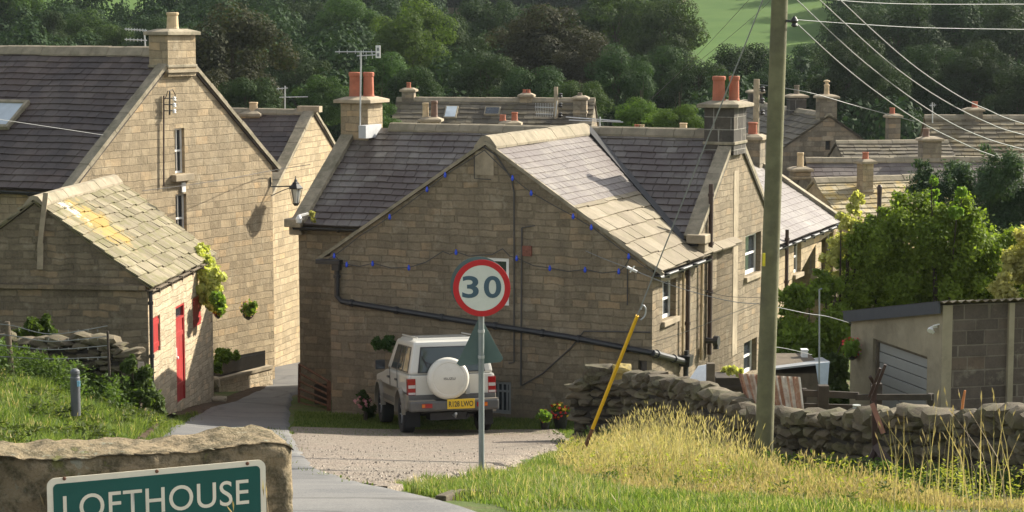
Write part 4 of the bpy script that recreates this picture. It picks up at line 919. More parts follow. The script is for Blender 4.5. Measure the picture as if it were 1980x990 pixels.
def q5(x,y): return onplane(x,y,Sq,n5)
TL, TR = q5(90,926), q5(513,888); ex = (TR-TL).normalized(); nn = n5; ey = nn.cross(ex); ey = ey if ey.z > 0 else -ey; ey.normalize(); Wp = (TR-TL).length; Hp = .46
def rrect(P, ex, ey, W_, H_, r_, n=7):
    pts = []
    for (cx, cy, a0) in ((W_-r_,-r_,0),(r_,-r_,90),(r_,-H_+r_,180),(W_-r_,-H_+r_,270)):
        for k in range(n+1): t = R(a0+90*k/n); pts.append(P+ex*(cx+r_*math.cos(t))+ey*(cy+r_*math.sin(t)))
    return pts
mb = MB(); mb.prism(rrect(TL-nn*.004, ex, ey, Wp, Hp, .042), nn*.006); mb.build('border', M['cream'], pl)
mb = MB(); bw_=.030; mb.prism(rrect(TL+ex*bw_-ey*bw_+nn*.001, ex, ey, Wp-2*bw_, Hp-2*bw_, .024), nn*.003); mb.build('face', M['sgreen'], pl)
cap_h = .128; LT = q5(122,960); ET = q5(481,927); tw = (ET-LT).dot(ex); b0 = LT.copy(); 
exl = (ET-LT).normalized(); eyl = nn.cross(exl); eyl = eyl if eyl.z>0 else -eyl
place_text('lettering', 'LOFTHOUSE', LT - eyl*cap_h - exl*.002, exl, eyl, nn, tw, cap_h*1.03, M['cream'], pl, .0052, .004, 1.04)
for (x,y) in ((124,925),(303,911),(478,896)):
    p = q5(x,y); mb = MB(); mb.lathe(p+nn*.0, [(.0095,0),(.0095,.006),(.005,.009)], 12, nn); mb.build('bolt', M['rust'], pl)

# ================================================================= SPEED SIGN
sg0 = hit(931,900); sg0 = at(931,900,21.4); sg0.z = H(sg0.x, sg0.y)
ss = root('speed_limit_sign', sg0, 'round red ringed 30 speed limit sign on a grey post at the grass edge', 'sign')
def vert(px,py,Y): return at(px,py,Y)
M['postgrey'] = mat_plain('grey_post_paint', (.20,.225,.225), .5, var=.15, dirt=(.30,.31,.28), dirt_amt=.4)
M['signred'] = mat_plain('sign_red', (.50,.012,.02), .35, var=.08); M['signwhite'] = mat_plain('sign_white', (.66,.68,.62), .4, var=.05, scale=3, dirt=(.50,.52,.46), dirt_amt=.35)
M['signblue'] = mat_plain('sign_lettering_slate', (.05,.10,.14), .5, var=.1); M['signback'] = mat_plain('sign_back', (.085,.135,.13), .55, var=.15, scale=3, dirt=(.16,.2,.18), dirt_amt=.4)
cs = at(931.5,557,21.33); mb = MB(); top_ = at(932,530,21.4); mb.tube([Vector((sg0.x,sg0.y,sg0.z-.3)), Vector((sg0.x,sg0.y,top_.z))], .030, 16); mb.lathe((sg0.x,sg0.y,top_.z), [(.033,0),(.033,.03),(.01,.04)], 16); mb.build('post', M['postgrey'], ss)
ny = Vector((0,-1,0)); exs = Vector((1,0,0)); Rr = .298
def disc(c, r0, r1, th, mat, nm, par, n=64, ax=ny, bv=0):
    mb = MB(); mb.lathe(c, [(r0,0),(r1,0),(r1,th*.7),(r1-th*.3,th),(r0,th)] if r0 > 0 else [(0.001,0),(r1,0),(r1,th),(.001,th)], n, ax, closed=False); return mb.build(nm, mat, par)
disc(cs+Vector((0,.012,0)), 0, Rr-.004, .01, M['signback'], 'sign_backing', ss); disc(cs, Rr*.80, Rr, .006, M['signred'], 'ring', ss)
disc(cs, 0, Rr*.81, .004, M['signwhite'], 'face', ss)
dw = .172; hh_ = .232; place_text('numeral', '3', cs+Vector((-.203,-.006,-hh_/2+.012)), exs, Z1, ny, dw, hh_, M['signblue'], ss, .001, .02)
place_text('numeral', '0', cs+Vector((.022,-.006,-hh_/2+.012)), exs, Z1, ny, dw*1.05, hh_, M['signblue'], ss, .001, .02)
# back-to-back: grey disc behind, triangular plate lower, both facing the other way
disc(cs+Vector((-.03,.10,.02)), 0, Rr, .006, M['signback'], 'rear_disc', ss)
mb = MB(); tri = [(928,611),(883,703),(889,708),(968,700),(973,693)]; mb.prism([at(x,y,21.47) for x,y in tri], Vector((0,.006,0))); mb.build('rear_triangle', M['signback'], ss)
for y in (640,690,540,580):
    p = at(931,y,21.4); mb = MB(); mb.lathe(Vector((sg0.x,sg0.y,p.z)), [(.036,-.014),(.036,.014)], 16); mb.box(Vector((sg0.x,sg0.y+.04,p.z)), (.012,0,0),(0,.035,0),(0,0,.014)); mb.build('clamp', M['metal'], ss)

# ================================================================= UTILITY POLE, STAY, WIRES
M['polewood'] = mat_plain('greenish_pole_timber', (.155,.15,.085), .85, var=.28, scale=4, dirt=(.09,.085,.06), dirt_amt=.5, spec=.2, bump=.008)
pb = at(1477,870,27.0); ptop = at(1519,-330,27.3)
up = root('utility_pole', (pb.x,pb.y,H(pb.x,pb.y)), 'tall thick greenish timber utility pole leaning slightly, in front of the dry stone wall', 'utility pole')
d = (ptop-pb); nseg = 14; mb = MB(); mb.tube([pb-d*.06 + d*(1.06*k/nseg) for k in range(nseg+1)], [.121-.018*k/nseg for k in range(nseg+1)], 20); mb.build('pole_shaft', M['polewood'], up, smooth=True)
mb = MB(); p = at(1477,502,26.88); mb.box(p+Vector((.0,0,0)), (.018,0,0),(0,.012,0),(0,0,.085)); mb.build('yellow_tag', mat_plain('tag_yellow',(.75,.62,.03),.5), up)
ins = at(1536,42,27.1); mb = MB(); mb.bar(at(1520,40,27.15), ins, .03); mb.lathe(ins+Vector((0,0,-.05)), [(.02,-.02),(.045,.0),(.03,.03),(.05,.06),(.03,.10),(.012,.12)], 12); mb.build('insulator', M['black'], up)
def px_line(pts): return [at(*p) for p in pts]
def catm(pts, n=6):
    P = [Vector(p) for p in pts]; out = []
    for i in range(len(P)-1):
        p0 = P[max(i-1,0)]; p1 = P[i]; p2 = P[i+1]; p3 = P[min(i+2,len(P)-1)]
        for k in range(n): t = k/n; out.append(.5*((2*p1)+(p2-p0)*t+(2*p0-5*p1+4*p2-p3)*t*t+(-p0+3*p1-3*p2+p3)*t**3))
    return out+[P[-1]]
def wire(label, pts, rad, mt='wire', group='overhead wires', name='overhead_wire'):
    P = catm(px_line(pts)); mb = MB()
    mb.tube(P, [rad*.6*max(.6,p.y/40) for p in P], 6); return tag(mb.build(name, M[mt]), label, 'wire', group)
wire('lowest of the four pale wires sweeping from the pole down to the right', [(1537,42,27.2),(1622,120,30),(1700,182,33),(1780,236,37),(1853,273,41),(1907,296,45),(1985,318,50),(2200,360,60)], .017)
wire('second lowest of the four pale wires sweeping from the pole to the right', [(1500,-40,27.2),(1541,0,28.5),(1671,120,33),(1791,209,38),(1882,258,42),(1985,290,48),(2200,340,60)], .017)
wire('second highest of the four pale wires sweeping from the pole to the right', [(1530,-50,27.2),(1585,0,29),(1718,120,34),(1816,189,39),(1907,236,44),(1985,262,48),(2200,312,60)], .017)
wire('uppermost of the four pale wires sweeping from the pole to the right', [(1530,-100,27.2),(1625,0,30),(1758,120,35),(1853,185,40),(1907,211,44),(1985,241,48),(2200,300,60)], .017)
wire('thin wire crossing level from the pole insulator to the right edge at the top', [(1540,38,27.2),(1650,46,32),(1800,54,40),(1990,57,50)], .011)
wire('short thin wire along the very top edge right of the pole', [(1560,-10,27.2),(1640,2,31),(1780,8,38),(1990,8,50)], .011)
wire('faint dark wire from the pole up left over the green hill field', [(1505,-60,27.2),(1448,0,31),(1340,115,40),(1250,200,49)], .007, 'wire_dk')
wire('second faint dark wire over the hill field toward the roof', [(1508,-20,27.2),(1470,20,30),(1400,80,36),(1330,135,42)], .006, 'wire_dk')
wire('pale drooping cable crossing in front of the gable to the garage corner', [(1095,468,44),(1160,497,43.2),(1222,521,42),(1300,552,39),(1400,580,34),(1470,588,27.2)], .012)
wire('pale cable running from the pole across the bush to the garage roof corner', [(1485,590,27.2),(1560,606,31),(1600,612,34),(1648,626,37)], .012)
wire('thin pale cable from the pole down to the garden behind the wall', [(1487,670,27.2),(1520,674,29),(1570,686,32.5)], .010)
wire('dark cable slung low between the gable corner and the utility pole', [(1262,541,42.9),(1330,553,38),(1400,572,33),(1470,575,27.2)], .008, 'wire_dk')
wire('pale cable rising along the lit wall from the gable corner to the pole', [(1262,662,42.9),(1330,640,38),(1400,612,33),(1470,585,27.2)], .008)
wire('thin wire in front of the purple slate roof by the skylight', [(-20,228,44),(40,237,46),(120,249,48),(212,263,50)], .009)
wire('dark cable sagging across the tall sunlit gable to the lantern corner', [(275,369,49.5),(360,358,51),(450,344,53),(524,330,55),(600,318,56)], .010, 'wire_dk')
p = at(1222,521,41.9); mb = MB(); mb.tube([p-Vector((.10,0,-.05)), p+Vector((.10,0,-.05))], .03, 8); mb.tube([p-Vector((.04,0,.06)), p+Vector((.05,0,.07))], .015, 8); tag(mb.build('cable_clamp', M['white']), 'white cable clamp hanging on the drooping cable before the gable corner', 'clamp')
sw = root('stay_wire', (0,0,0), 'stay wire of the pole anchored in the grass with a bright yellow guard tube', 'stay wire')
sa = at(1142,838,29.6); sb = at(1475,0,27.4); d = sb-sa; sg = at(1236,594,29.6-.0) ; t_ = .292
sw.location = (sa.x,sa.y,H(sa.x,sa.y)); WOFF[sw.name] = Vector(sw.location)
mb = MB(); mb.tube([sa-d*.05, sa+d*1.15], .009, 6); mb.build('cable', M['wire'], sw)
mb = MB(); mb.tube([sa+d*.005, sa+d*t_], .027, 10); mb.build('guard', mat_plain('guard_yellow',(.72,.42,.012),.45,var=.08), sw)
mb = MB(); mb.tube([sa-d*.05, sa+d*.012], .03, 8); mb.build('anchor_rod', M['rust'], sw)
mb = MB(); q = sa+d*(t_+.02); mb.tube(catm([q-Z1*.18,q+Vector((.06,0,-.12)),q+Vector((.07,0,-.02)),q+Vector((.03,0,.03)),q+Vector((0,0,-.03))],4), .012, 6); mb.build('wire_grip', M['metal'], sw)
# distant poles
for (px,yt,yb,Yd,rad,lab) in ((1463,153,330,72,.13,'slim far utility pole left of the thick foreground pole, in front of grey slates'),(1075,168,300,86,.11,'thin grey pole behind the ridge beside the far stone-slated house')):
    a = at(px,yt,Yd); o_ = root('utility_pole', (a.x,a.y,H(a.x,a.y)), lab, 'utility pole'); mb = MB(); mb.tube([Vector((a.x,a.y,H(a.x,a.y)-.3)), a], [rad*1.1, rad*.8], 12); mb.build('pole_shaft', M['dress'], o_)
    for k in range(3): z = a.z-.35-k*.4; mb = MB(); mb.lathe(Vector((a.x+rad+.08,a.y,z)), [(.05,-.1),(.09,-.04),(.05,0),(.09,.06),(.03,.1)], 8); mb.bar(Vector((a.x-.05,a.y,z-.05)), Vector((a.x+rad+.1,a.y,z-.05)), .04); mb.build('insulator', M['black'], o_)
wire('long thin wire from the far slim pole passing behind the thick pole to the right', [(1466,163,72),(1560,178,72),(1660,206,74),(1770,235,74)], .012)

# ================================================================= AERIALS
def aerial(label, base, top_, els, group=None, panel=None):
    """els: (x0,y0,x1,y1) boom lines with n rods"""
    Yd = base[2]; b_ = at(*base); t = at(*top_); o_ = root('television_aerial', b_, label, 'aerial', group); sc = Yd/FPX
    mb = MB(); mb.tube([b_, t], .022, 6); mb.build('mast', M['metal'], o_)
    for (x0,y0,x1,y1,n,rl,ori) in els:
        a = at(x0,y0,Yd); c_ = at(x1,y1,Yd); mb = MB(); mb.tube([a,c_], .014, 5)
        for k in range(n):
            p = a.lerp(c_, (k+.5)/n); v = Z1*rl*sc if ori == 'v' else Vector((.25,1,0)).normalized()*rl*sc*1.6
            mb.tube([p-v, p+v], .009, 4)
        mb.build('antenna', M['alu'], o_)
    if panel:
        mb = MB(); c_ = at(panel[0],panel[1],Yd); mb.box(c_, (panel[2]*sc/2,0,0),(0,.03,0),(0,0,panel[3]*sc/2)); oo = mb.build('reflector_panel', M['white'], o_)
        mb = MB()
        for dz in (-.25,.2): mb.box(c_+Vector((0,-.035,dz*panel[3]*sc)), (panel[2]*sc*.25,0,0),(0,.004,0),(0,0,panel[3]*sc*.13))
        mb.build('slots', M['postgrey'], oo)
    return o_
aerial('tall aerial with white reflector panel above the left orange chimney pots', (696,262,51.6), (698,98,51.6), [(648,100,726,100,5,4,'v'),(690,108,726,106,3,7,'v')], panel=(731,100,9,24))
aerial('aerial with close rods beside the tall house chimney top', (282,105,53), (279,60,53), [(241,56,284,59,8,3,'v'),(241,76,284,78,6,3,'v')])
aerial('thin aerial above the rear house ridge left of the lantern', (551,215,63), (551,166,63), [(540,188,595,187,4,3,'h'),(535,172,556,170,3,3,'v')])
aerial('dark aerial with comb of short rods over the far slates', (1074,225,85), (1077,195,85), [(1034,207,1072,208,12,8,'v'),(1036,220,1070,221,10,5,'v')])
aerial('low wide aerial lying level above the pale ridge of the gabled extension', (1160,262,53), (1160,226,53), [(1094,226,1200,234,6,2,'h'),(1100,232,1205,236,4,2,'h')])
aerial('short aerial on top of the wide brown roof at right', (1803,238,74), (1803,198,74), [(1797,204,1810,203,2,4,'v')])
# ================================================================= OFF-ROAD CAR
def build_car():
    rc = at(861,846,41.0); hd = R(-12); fwd = Vector((math.sin(hd), math.cos(hd), 0)); 
    mid = Vector((rc.x,rc.y,0))+fwd*1.4
    za = H(rc.x,rc.y); zf = H(rc.x+fwd.x*2.75, rc.y+fwd.y*2.75); pitch = math.atan2(zf-za, 2.75)
    r_ = root('off_road_car', (rc.x,rc.y,za+.06), 'white two-tone off-road car with covered spare wheel on its tail, parked on gravel', 'car')
    # local: X right, Y forward, Z up, rear axle at y=0
    r_.scale = (1.035,1.035,1.035); r_.rotation_mode = 'XYZ'; r_.rotation_euler = (pitch, 0, -hd)
    paint = mat_plain('white_car_paint', (.57,.555,.50), .28, var=.04, scale=2, dirt=(.50,.47,.40), dirt_amt=.25, coat=.4)
    paint2 = mat_plain('lower_paint_with_shade', (.24,.21,.165), .35, .1, var=.06, scale=2, dirt=(.22,.19,.15), dirt_amt=.35, coat=.3)  # lower cladding paint; the beige stands for shade and reflection on it
    plast = mat_plain('grey_bumper_plastic', (.085,.083,.08), .5, var=.12, dirt=(.2,.18,.15), dirt_amt=.3); rub = mat_plain('tyre_rubber', (.022,.022,.022), .85, var=.2)
    alloy = mat_plain('alloy_wheel', (.38,.38,.38), .4, .6, var=.1); gl = mat_glass('car_glass', (.018,.03,.03), .04); lampr = mat_plain('red_lens', (.30,.008,.01), .12, var=.1, coat=.5)
    lampo = mat_plain('orange_lens', (.60,.16,.02), .2, var=.1); lampw = mat_plain('clear_lens', (.55,.5,.48), .15, var=.1); yel = mat_plain('plate_yellow', (.72,.46,.02), .4, var=.05); blk = M['black']
    yr, yf, hw = -.82, 3.42, .84
    def side_poly(z0, z1, arches=True, yr=yr, yf=yf):
        pts = [(yr, z1), (yr, z0+.06)]
        if arches:
            for cy in (0, 2.76):
                for k in range(11): t = math.pi - math.pi*k/10; pts.append((cy+.44*math.cos(t), max(z0, .40+.44*math.sin(t)) if 0<k<10 else z0))
        pts += [(yf, z0+.05), (yf, z1-.12), (yf-.15, z1)]
        return pts
    def ext(poly, x0, x1, mat, nm, bev=.03, par=r_):
        mb = MB(); mb.prism([Vector((x0,y,z)) for y,z in poly], Vector((x1-x0,0,0))); return mb.build(nm, mat, par, bevel=bev, local=True)
    ext(side_poly(.47,.80), -hw-.02, hw+.02, paint2, 'lower_body', .03)
    ext([(yr+.01,1.17),(yr,.80),(yf,.80),(yf-.02,.98),(yf-.9,1.08),(2.15,1.14),(1.7,1.17)], -hw, hw, paint, 'body', .045)
    # cabin
    z0, z1 = 1.165, 1.80; A = [(-hw+.02,yr+.015),(hw-.02,yr+.015),(hw-.02,2.05),(-hw+.02,2.05)]; B = [(-.70,yr+.10),(.70,yr+.10),(.70,1.35),(-.70,1.35)]
    mb = MB(); mb.add([Vector((x,y,z0)) for x,y in A]+[Vector((x,y,z1)) for x,y in B], [(3,2,1,0),(4,5,6,7),(0,1,5,4),(1,2,6,5),(2,3,7,6),(3,0,4,7)]); cab_ = mb.build('cabin', paint, r_, bevel=.06, local=True)
    mb = MB(); mb.box((0,.6,1.815),(.64,0,0),(0,.72,0),(0,0,.02),taper=.95)
    for sx in (-1,1): mb.bar((sx*.60,-.55,1.865),(sx*.60,1.25,1.865),.03)
    mb.build('roof_panel', paint, r_, bevel=.012, local=True)
    def L3(a,b,f): return a+(b-a)*f
    def face_pt(c00,c10,c01,c11,u_,v_): return L3(L3(c00,c10,u_), L3(c01,c11,u_), v_)
    def pane(c, u0,u1,v0,v1, mat, nm, off, par=r_, th=.006, crv=0):
        n = (c[1]-c[0]).cross(c[2]-c[0]).normalized(); 
        if n.dot((c[0]+c[3])/2 - Vector((0,.6,1.4))) < 0: n = -n
        mb = MB(); q = [face_pt(*c,u_,v_)+n*off for u_,v_ in ((u0,v0),(u1,v0),(u1,v1),(u0,v1))]; mb.prism(q, n*th); return mb.build(nm, mat, par, bevel=.003, local=True)
    V_ = lambda p,z: Vector((p[0],p[1],z))
    rear = (V_(A[0],z0),V_(A[1],z0),V_(B[0],z1),V_(B[1],z1)); left = (V_(A[0],z0),V_(A[3],z0),V_(B[0],z1),V_(B[3],z1)); right = (V_(A[1],z0),V_(A[2],z0),V_(B[1],z1),V_(B[2],z1)); front = (V_(A[3],z0),V_(A[2],z0),V_(B[3],z1),V_(B[2],z1))
    w_ = pane(rear,.10,.905,.06,.84, blk,'window_seal',.0025); pane(rear,.118,.887,.09,.81, gl,'pane',.009,w_,.003)
    mb = MB(); mb.box((.28,-.80,1.36),(.16,0,0),(0,.01,0),(0,0,.05)); 
    mb = MB(); q = face_pt(*rear,.76,.34); mb.box(q+Vector((0,-.022,0)),(.085,0,0),(0,.003,0),(0,0,.035)); mb.build('rear_sticker', M['white'], w_, local=True)
    for (u0,u1) in ((.055,.27),(.30,.52),(.545,.80)):
        for sd in (left,right): w_ = pane(sd,u0,u1,.07,.84, blk,'window_seal',.0025); pane(sd,u0+.012,u1-.012,.10,.81, gl,'pane',.009,w_,.003)
    w_ = pane(front,.07,.93,.06,.92, blk,'window_seal',.0025); pane(front,.09,.91,.09,.89, gl,'windscreen',.009,w_,.003)
    mb = MB(); q = face_pt(*rear,.40,.10); mb.bar(q+Vector((0,-.03,0)), face_pt(*rear,.17,.42)+Vector((0,-.03,0)), .014); mb.bar(face_pt(*rear,.13,.58)+Vector((0,-.026,0)), face_pt(*rear,.21,.24)+Vector((0,-.026,0)), .018); mb.build('wiper', blk, r_, local=True)
    mb = MB()
    for hx in (.33,-.33): mb.box((hx,-.30,1.30),(.17,0,0),(0,.05,0),(0,0,.13)); mb.box((hx,-.30,1.47),(.09,0,0),(0,.04,0),(0,0,.05))
    mb = MB(); mb.box((-.425+.43+.0,yr-.028,.97),(.006,0,0),(0,.003,0),(0,0,.19)); mb.build('door_gap', blk, r_, local=True)
    # tail doors, handle, waist strip
    mb = MB(); mb.box((-.43,yr-.012,.97),(.35,0,0),(0,.014,0),(0,0,.19)); mb.box((.36,yr-.012,.97),(.42,0,0),(0,.014,0),(0,0,.19)); td = mb.build('tail_door', paint, r_, bevel=.012, local=True)
    mb = MB(); mb.box((.30,yr-.035,.93),(.04,0,0),(0,.014,0),(0,0,.15)); mb.build('handle', M['chrome'] if 'chrome' in M else M['metal'], td, bevel=.008, local=True)
    mb = MB(); mb.box((0,yr-.02,.71),(.84,0,0),(0,.03,0),(0,0,.085)); mb.build('tail_trim', plast, r_, bevel=.015, local=True)
    for sx in (-1,1):
        mb = MB()
        for k,y in enumerate((.47,1.42)): mb.box((sx*(hw+.012),y,.93),(.006,0,0),(0,.006,0),(0,0,.30))
        mb.box((sx*(hw+.02),1.4,.60),(.02,0,0),(0,.88,0),(0,0,.05))
        for y in (.62,1.62): mb.box((sx*(hw+.02),y,1.02),(.015,0,0),(0,.09,0),(0,0,.02))
        mb.build('door_trim', plast, r_, local=True)
    # bumper
    mb = MB(); mb.box((0,yr-.13,.59),(.86,0,0),(0,.15,0),(0,0,.10)); mb.build('rear_bumper', plast, r_, bevel=.035, local=True)
    mb = MB(); mb.box((.52,yr-.15,.69),(.34,0,0),(0,.10,0),(0,0,.015)); mb.build('bumper_step', paint2, r_, bevel=.008, local=True); mb = MB(); mb.box((-.6,yr-.15,.69),(.24,0,0),(0,.10,0),(0,0,.015)); mb.build('bumper_step', paint2, r_, bevel=.008, local=True)
    mb = MB(); mb.box((0,yf+.06,.52),(.86,0,0),(0,.13,0),(0,0,.13)); mb.build('front_bumper', plast, r_, bevel=.03, local=True)
    for sx in (-1,1):
        mb = MB(); mb.box((sx*.775,yr-.018,.95),(.075,0,0),(0,.022,0),(0,0,.155)); mb.box((sx*.845,yr+.05,.95),(.01,0,0),(0,.07,0),(0,0,.155)); tl = mb.build('tail_lamp', lampr, r_, bevel=.008, local=True)
        mb = MB(); mb.box((sx*.775,yr-.044,.955),(.068,0,0),(0,.004,0),(0,0,.03)); mb.box((sx*.775,yr-.044,.825),(.068,0,0),(0,.004,0),(0,0,.02)); mb.build('clear_lens', lampw, tl, local=True)
        mb = MB(); mb.box((sx*.53,yr-.285,.60),(.10,0,0),(0,.008,0),(0,0,.04)); rf = mb.build('bumper_reflector', lampr, r_, local=True)
        mb = MB(); mb.box((sx*.60,yr-.296,.60),(.03,0,0),(0,.005,0),(0,0,.03)); mb.build('indicator', lampo, rf, local=True)
        # flared arch, mud flap, mirror
        for cy in (0,2.76):
            mb = MB(); P = [(cy+.47*math.cos(math.pi-math.pi*k/14), .40+.47*math.sin(math.pi*k/14)) for k in range(15)]
            for a,b_ in zip(P[:-1],P[1:]): mb.bar(Vector((sx*(hw+.03),a[0],a[1])),Vector((sx*(hw+.03),b_[0],b_[1])),.10,.05)
            mb.build('wheel_arch', paint2, r_, local=True)
        mb = MB(); mb.box((sx*.71,-.50,.31),(.14,0,0),(0,.006,0),(0,0,.15)); mb.build('mud_flap', rub, r_, local=True)
        mb = MB(); mb.box((sx*(hw+.14),1.86,1.25),(.10,0,0),(0,.045,0),(0,0,.095)); mm = mb.build('door_mirror', blk, r_, bevel=.02, local=True)
        mb = MB(); mb.box((sx*(hw+.14),1.812,1.25),(.085,0,0),(0,.004,0),(0,0,.08)); mb.build('mirror_glass', M['glass'], mm, local=True)
        mb = MB(); mb.box((sx*.62,yf+.01,.83),(.16,0,0),(0,.02,0),(0,0,.08)); mb.build('headlight', lampw, r_, bevel=.01, local=True)
    # wheels
    for (x,y) in ((-.73,0),(.73,0),(-.73,2.76),(.73,2.76)):
        sx = 1 if x > 0 else -1; ax = Vector((sx,0,0)); c = Vector((x-sx*.10,y,.375))
        mb = MB(); mb.lathe(c, [(.20,0),(.35,.0),(.375,.03),(.378,.10),(.375,.20),(.35,.235),(.22,.235),(.20,.20)], 32, ax, closed=False); wh = mb.build('wheel', rub, r_, local=True, smooth=False)
        mb = MB(); mb.lathe(c+ax*.14, [(.001,.05),(.06,.055),(.07,.02),(.19,.02),(.225,.09),(.215,.0),(.001,-.01)], 24, ax, closed=False)
        for k in range(6): t = k*math.pi/3; dv = Vector((0,math.cos(t),math.sin(t))); mb.bar(c+ax*.19+dv*.05, c+ax*.20+dv*.20, .05, .02)
        mb.build('rim', alloy, wh, local=True)
    mb = MB(); mb.tube([(-.6,0,.375),(.6,0,.375)], .045, 10); mb.lathe((0.1,0,.375),[(.05,-.14),(.13,-.06),(.13,.06),(.05,.14)],14,(0,1,0)); mb.tube([(-.6,2.76,.375),(.6,2.76,.375)], .045, 10); mb.bxx(-.55,.55,-.6,3.2,.42,.52); mb.bxx(-.42,.30,-.78,-.30,.30,.44); mb.tube([(.3,-.85,.36),(.3,.6,.40)],.03,8); mb.build('underbody', blk, r_, local=True)
    mb = MB(); mb.tube([(.0,yr-.1,.40),(.0,yr-.34,.38),(.0,yr-.38,.42)], .018, 8); mb.lathe((0,yr-.38,.44),[(.001,-.03),(.025,-.02),(.03,.005),(.02,.025),(.001,.03)],12); mb.build('tow_ball', M['metal'], r_, local=True)
    # spare wheel in hard cover
    sc = Vector((-.10,yr-.06,1.10)); ny_ = Vector((0,-1,0)); mb = MB(); mb.lathe(sc, [(.30,0),(.385,.02),(.40,.06),(.40,.17),(.385,.205),(.35,.225),(.31,.232),(.30,.226),(.285,.232),(.001,.24)], 48, ny_, closed=False); sp = mb.build('spare_wheel_cover', mat_plain('cover_white',(.66,.63,.55),.35,var=.04,dirt=(.5,.47,.4),dirt_amt=.3,coat=.2), r_, local=True, smooth=True)
    md = sp.modifiers.new('e','EDGE_SPLIT'); md.split_angle = R(40)
    WOFF[sp.name] = Vector((0,0,0)); place_text('maker_name', 'ISUZU', Vector((-.20,yr-.302,1.08)), Vector((1,0,0)), Z1, ny_, .22, .045, plast, sp, .0015, .01)
    # number plate
    mb = MB(); mb.box((.12,yr-.292,.62),(.265,0,0),(0,.006,0),(0,0,.092)); np_ = mb.build('number_plate', yel, r_, bevel=.004, local=True); WOFF[np_.name] = Vector((0,0,0))
    place_text('registration', 'R128 LWO', Vector((.12-.235,yr-.2985,.62-.052)), Vector((1,0,0)), Z1, ny_, .47, .104, blk, np_, .0012, .02)
    return r_
build_car()

# ================================================================= GARAGE
G0 = at(1822,600,34.0); ag = math.atan2(-1050,FPX); f_ = unit(ag); s_v = Vector((f_.y,-f_.x,0)); G0.z = 0
ga = root('concrete_block_garage', (G0.x,G0.y,H(G0.x,G0.y)), 'low garage of brown concrete blocks with a pale up-and-over door and sloping felt fascia', 'garage')
M['block'] = mat_masonry('concrete_blocks', (.135,.108,.088), (.095,.077,.064), (.22,.19,.15), .45, .225, .014, .006, .012, .25, (.06,.05,.045)); M['render'] = mat_plain('cream_render', (.33,.285,.20), .9, var=.2, scale=2, dirt=(.17,.145,.10), dirt_amt=.6, spec=.2, bump=.01)
nF = -s_v; nS = -f_; zr_, zl_ = at(1822,590,34).z, at(1645,608,37.5).z; LF = 3.65; LS = 5.5
def gF(x,y): p = onplane(x,y,G0,nF); return (p-G0).dot(f_), p.z
a,z = gF(1688,654); a2_, z2_ = gF(1793,690); zd_top = (z+z2_)/2; print('door', a, a2_, z, z2_)
dr = (min(a,a2_), max(a,a2_), -8.2, zd_top)
mb = MB(); wall_panel(mb, G0, f_, nF, [(0,-9),(LF,-9),(LF,zl_),(0,zr_)], [dr], .18); mb.build('front_wall', M['render'], ga)
mb = MB(); wall_panel(mb, G0, s_v, nS, [(0,-9),(LS,-9),(LS,zr_+.03),(0,zr_)]); wall_panel(mb, G0+f_*LF, s_v, f_, [(0,-9),(LS,-9),(LS,zl_),(0,zl_)]); wall_panel(mb, G0+s_v*LS, f_, s_v, [(0,-9),(LF,-9),(LF,zl_),(0,zr_)]); mb.build('block_wall', M['block'], ga, uv=True)
mb = MB(); p = G0 - f_*.004; mb.box(Vector((p.x,p.y,0))+s_v*.09+Z1*((zr_-9)/2) - f_*.01, s_v*.09, f_*.012, Z1*((zr_+9)/2)); q = G0+s_v*1.25-f_*.03; mb.box(Vector((q.x,q.y,(zr_-9)/2)), s_v*.05, f_*.03, Z1*((zr_+9)/2)); mb.build('pilaster', M['render'], ga)
# roof of corrugated sheet
mb = MB(); rd = Vector((f_.x*LF, f_.y*LF, zl_-zr_)).normalized(); N_ = 150; prev = None
for k in range(N_+1):
    x = -.12+(LS+.3)*k/N_; z = zr_+.05+.022*math.sin(x*2*math.pi/.15)
    p0 = G0+s_v*x-rd*.15; p0 = Vector((p0.x,p0.y,z-rd.z*.15)); p1 = p0+rd*(LF+.4)
    if prev: mb.quad(prev[0],p0,p1,prev[1],.4); mb.quad(prev[0]-Z1*.012,prev[1]-Z1*.012,p1-Z1*.012,p0-Z1*.012,.4); mb.quad(prev[0]-Z1*.012,p0-Z1*.012,p0,prev[0],.4)
    prev = (p0,p1)
mb.build('roof', mat_plain('mossy_sheet_roof',(.16,.13,.085),.95,var=.4,scale=7,dirt=(.10,.11,.04),dirt_amt=.6,bump=.01), ga)
mb = MB(); A_ = G0 - rd*.1 - s_v*.10; A_.z = zr_-.035-rd.z*.1; mb.bar(A_, A_+rd*(LF+.25), .03, .21, up=(0,0,1)); mb.build('fascia', mat_plain('dark_felt_fascia',(.05,.055,.065),.7,var=.2), ga)
mb = MB(); P = G0; nsl = 9
for k in range(nsl):
    z1_ = zd_top-.05-k*.19; c = P+f_*((dr[0]+dr[1])/2)-nF*.12; mb.box(Vector((c.x,c.y,z1_-.09)), f_*((dr[1]-dr[0])/2-.06), nF*(.012+.006*(k%2)), Z1*.088)
mb.build('garage_door', mat_plain('off_white_door',(.30,.30,.28),.5,var=.08,scale=2,dirt=(.26,.25,.22),dirt_amt=.45), ga, bevel=.006)
mb = MB()
for aa in (dr[0]+.03,dr[1]-.03): c = P+f_*aa-nF*.10; mb.box(Vector((c.x,c.y,(zd_top-8.2)/2)), f_*.03, nF*.04, Z1*((zd_top+8.2)/2))
c = P+f_*((dr[0]+dr[1])/2)-nF*.10; mb.box(Vector((c.x,c.y,zd_top-.03)), f_*((dr[1]-dr[0])/2-.06), nF*.04, Z1*.03); mb.build('door_frame', M['wood'], ga)
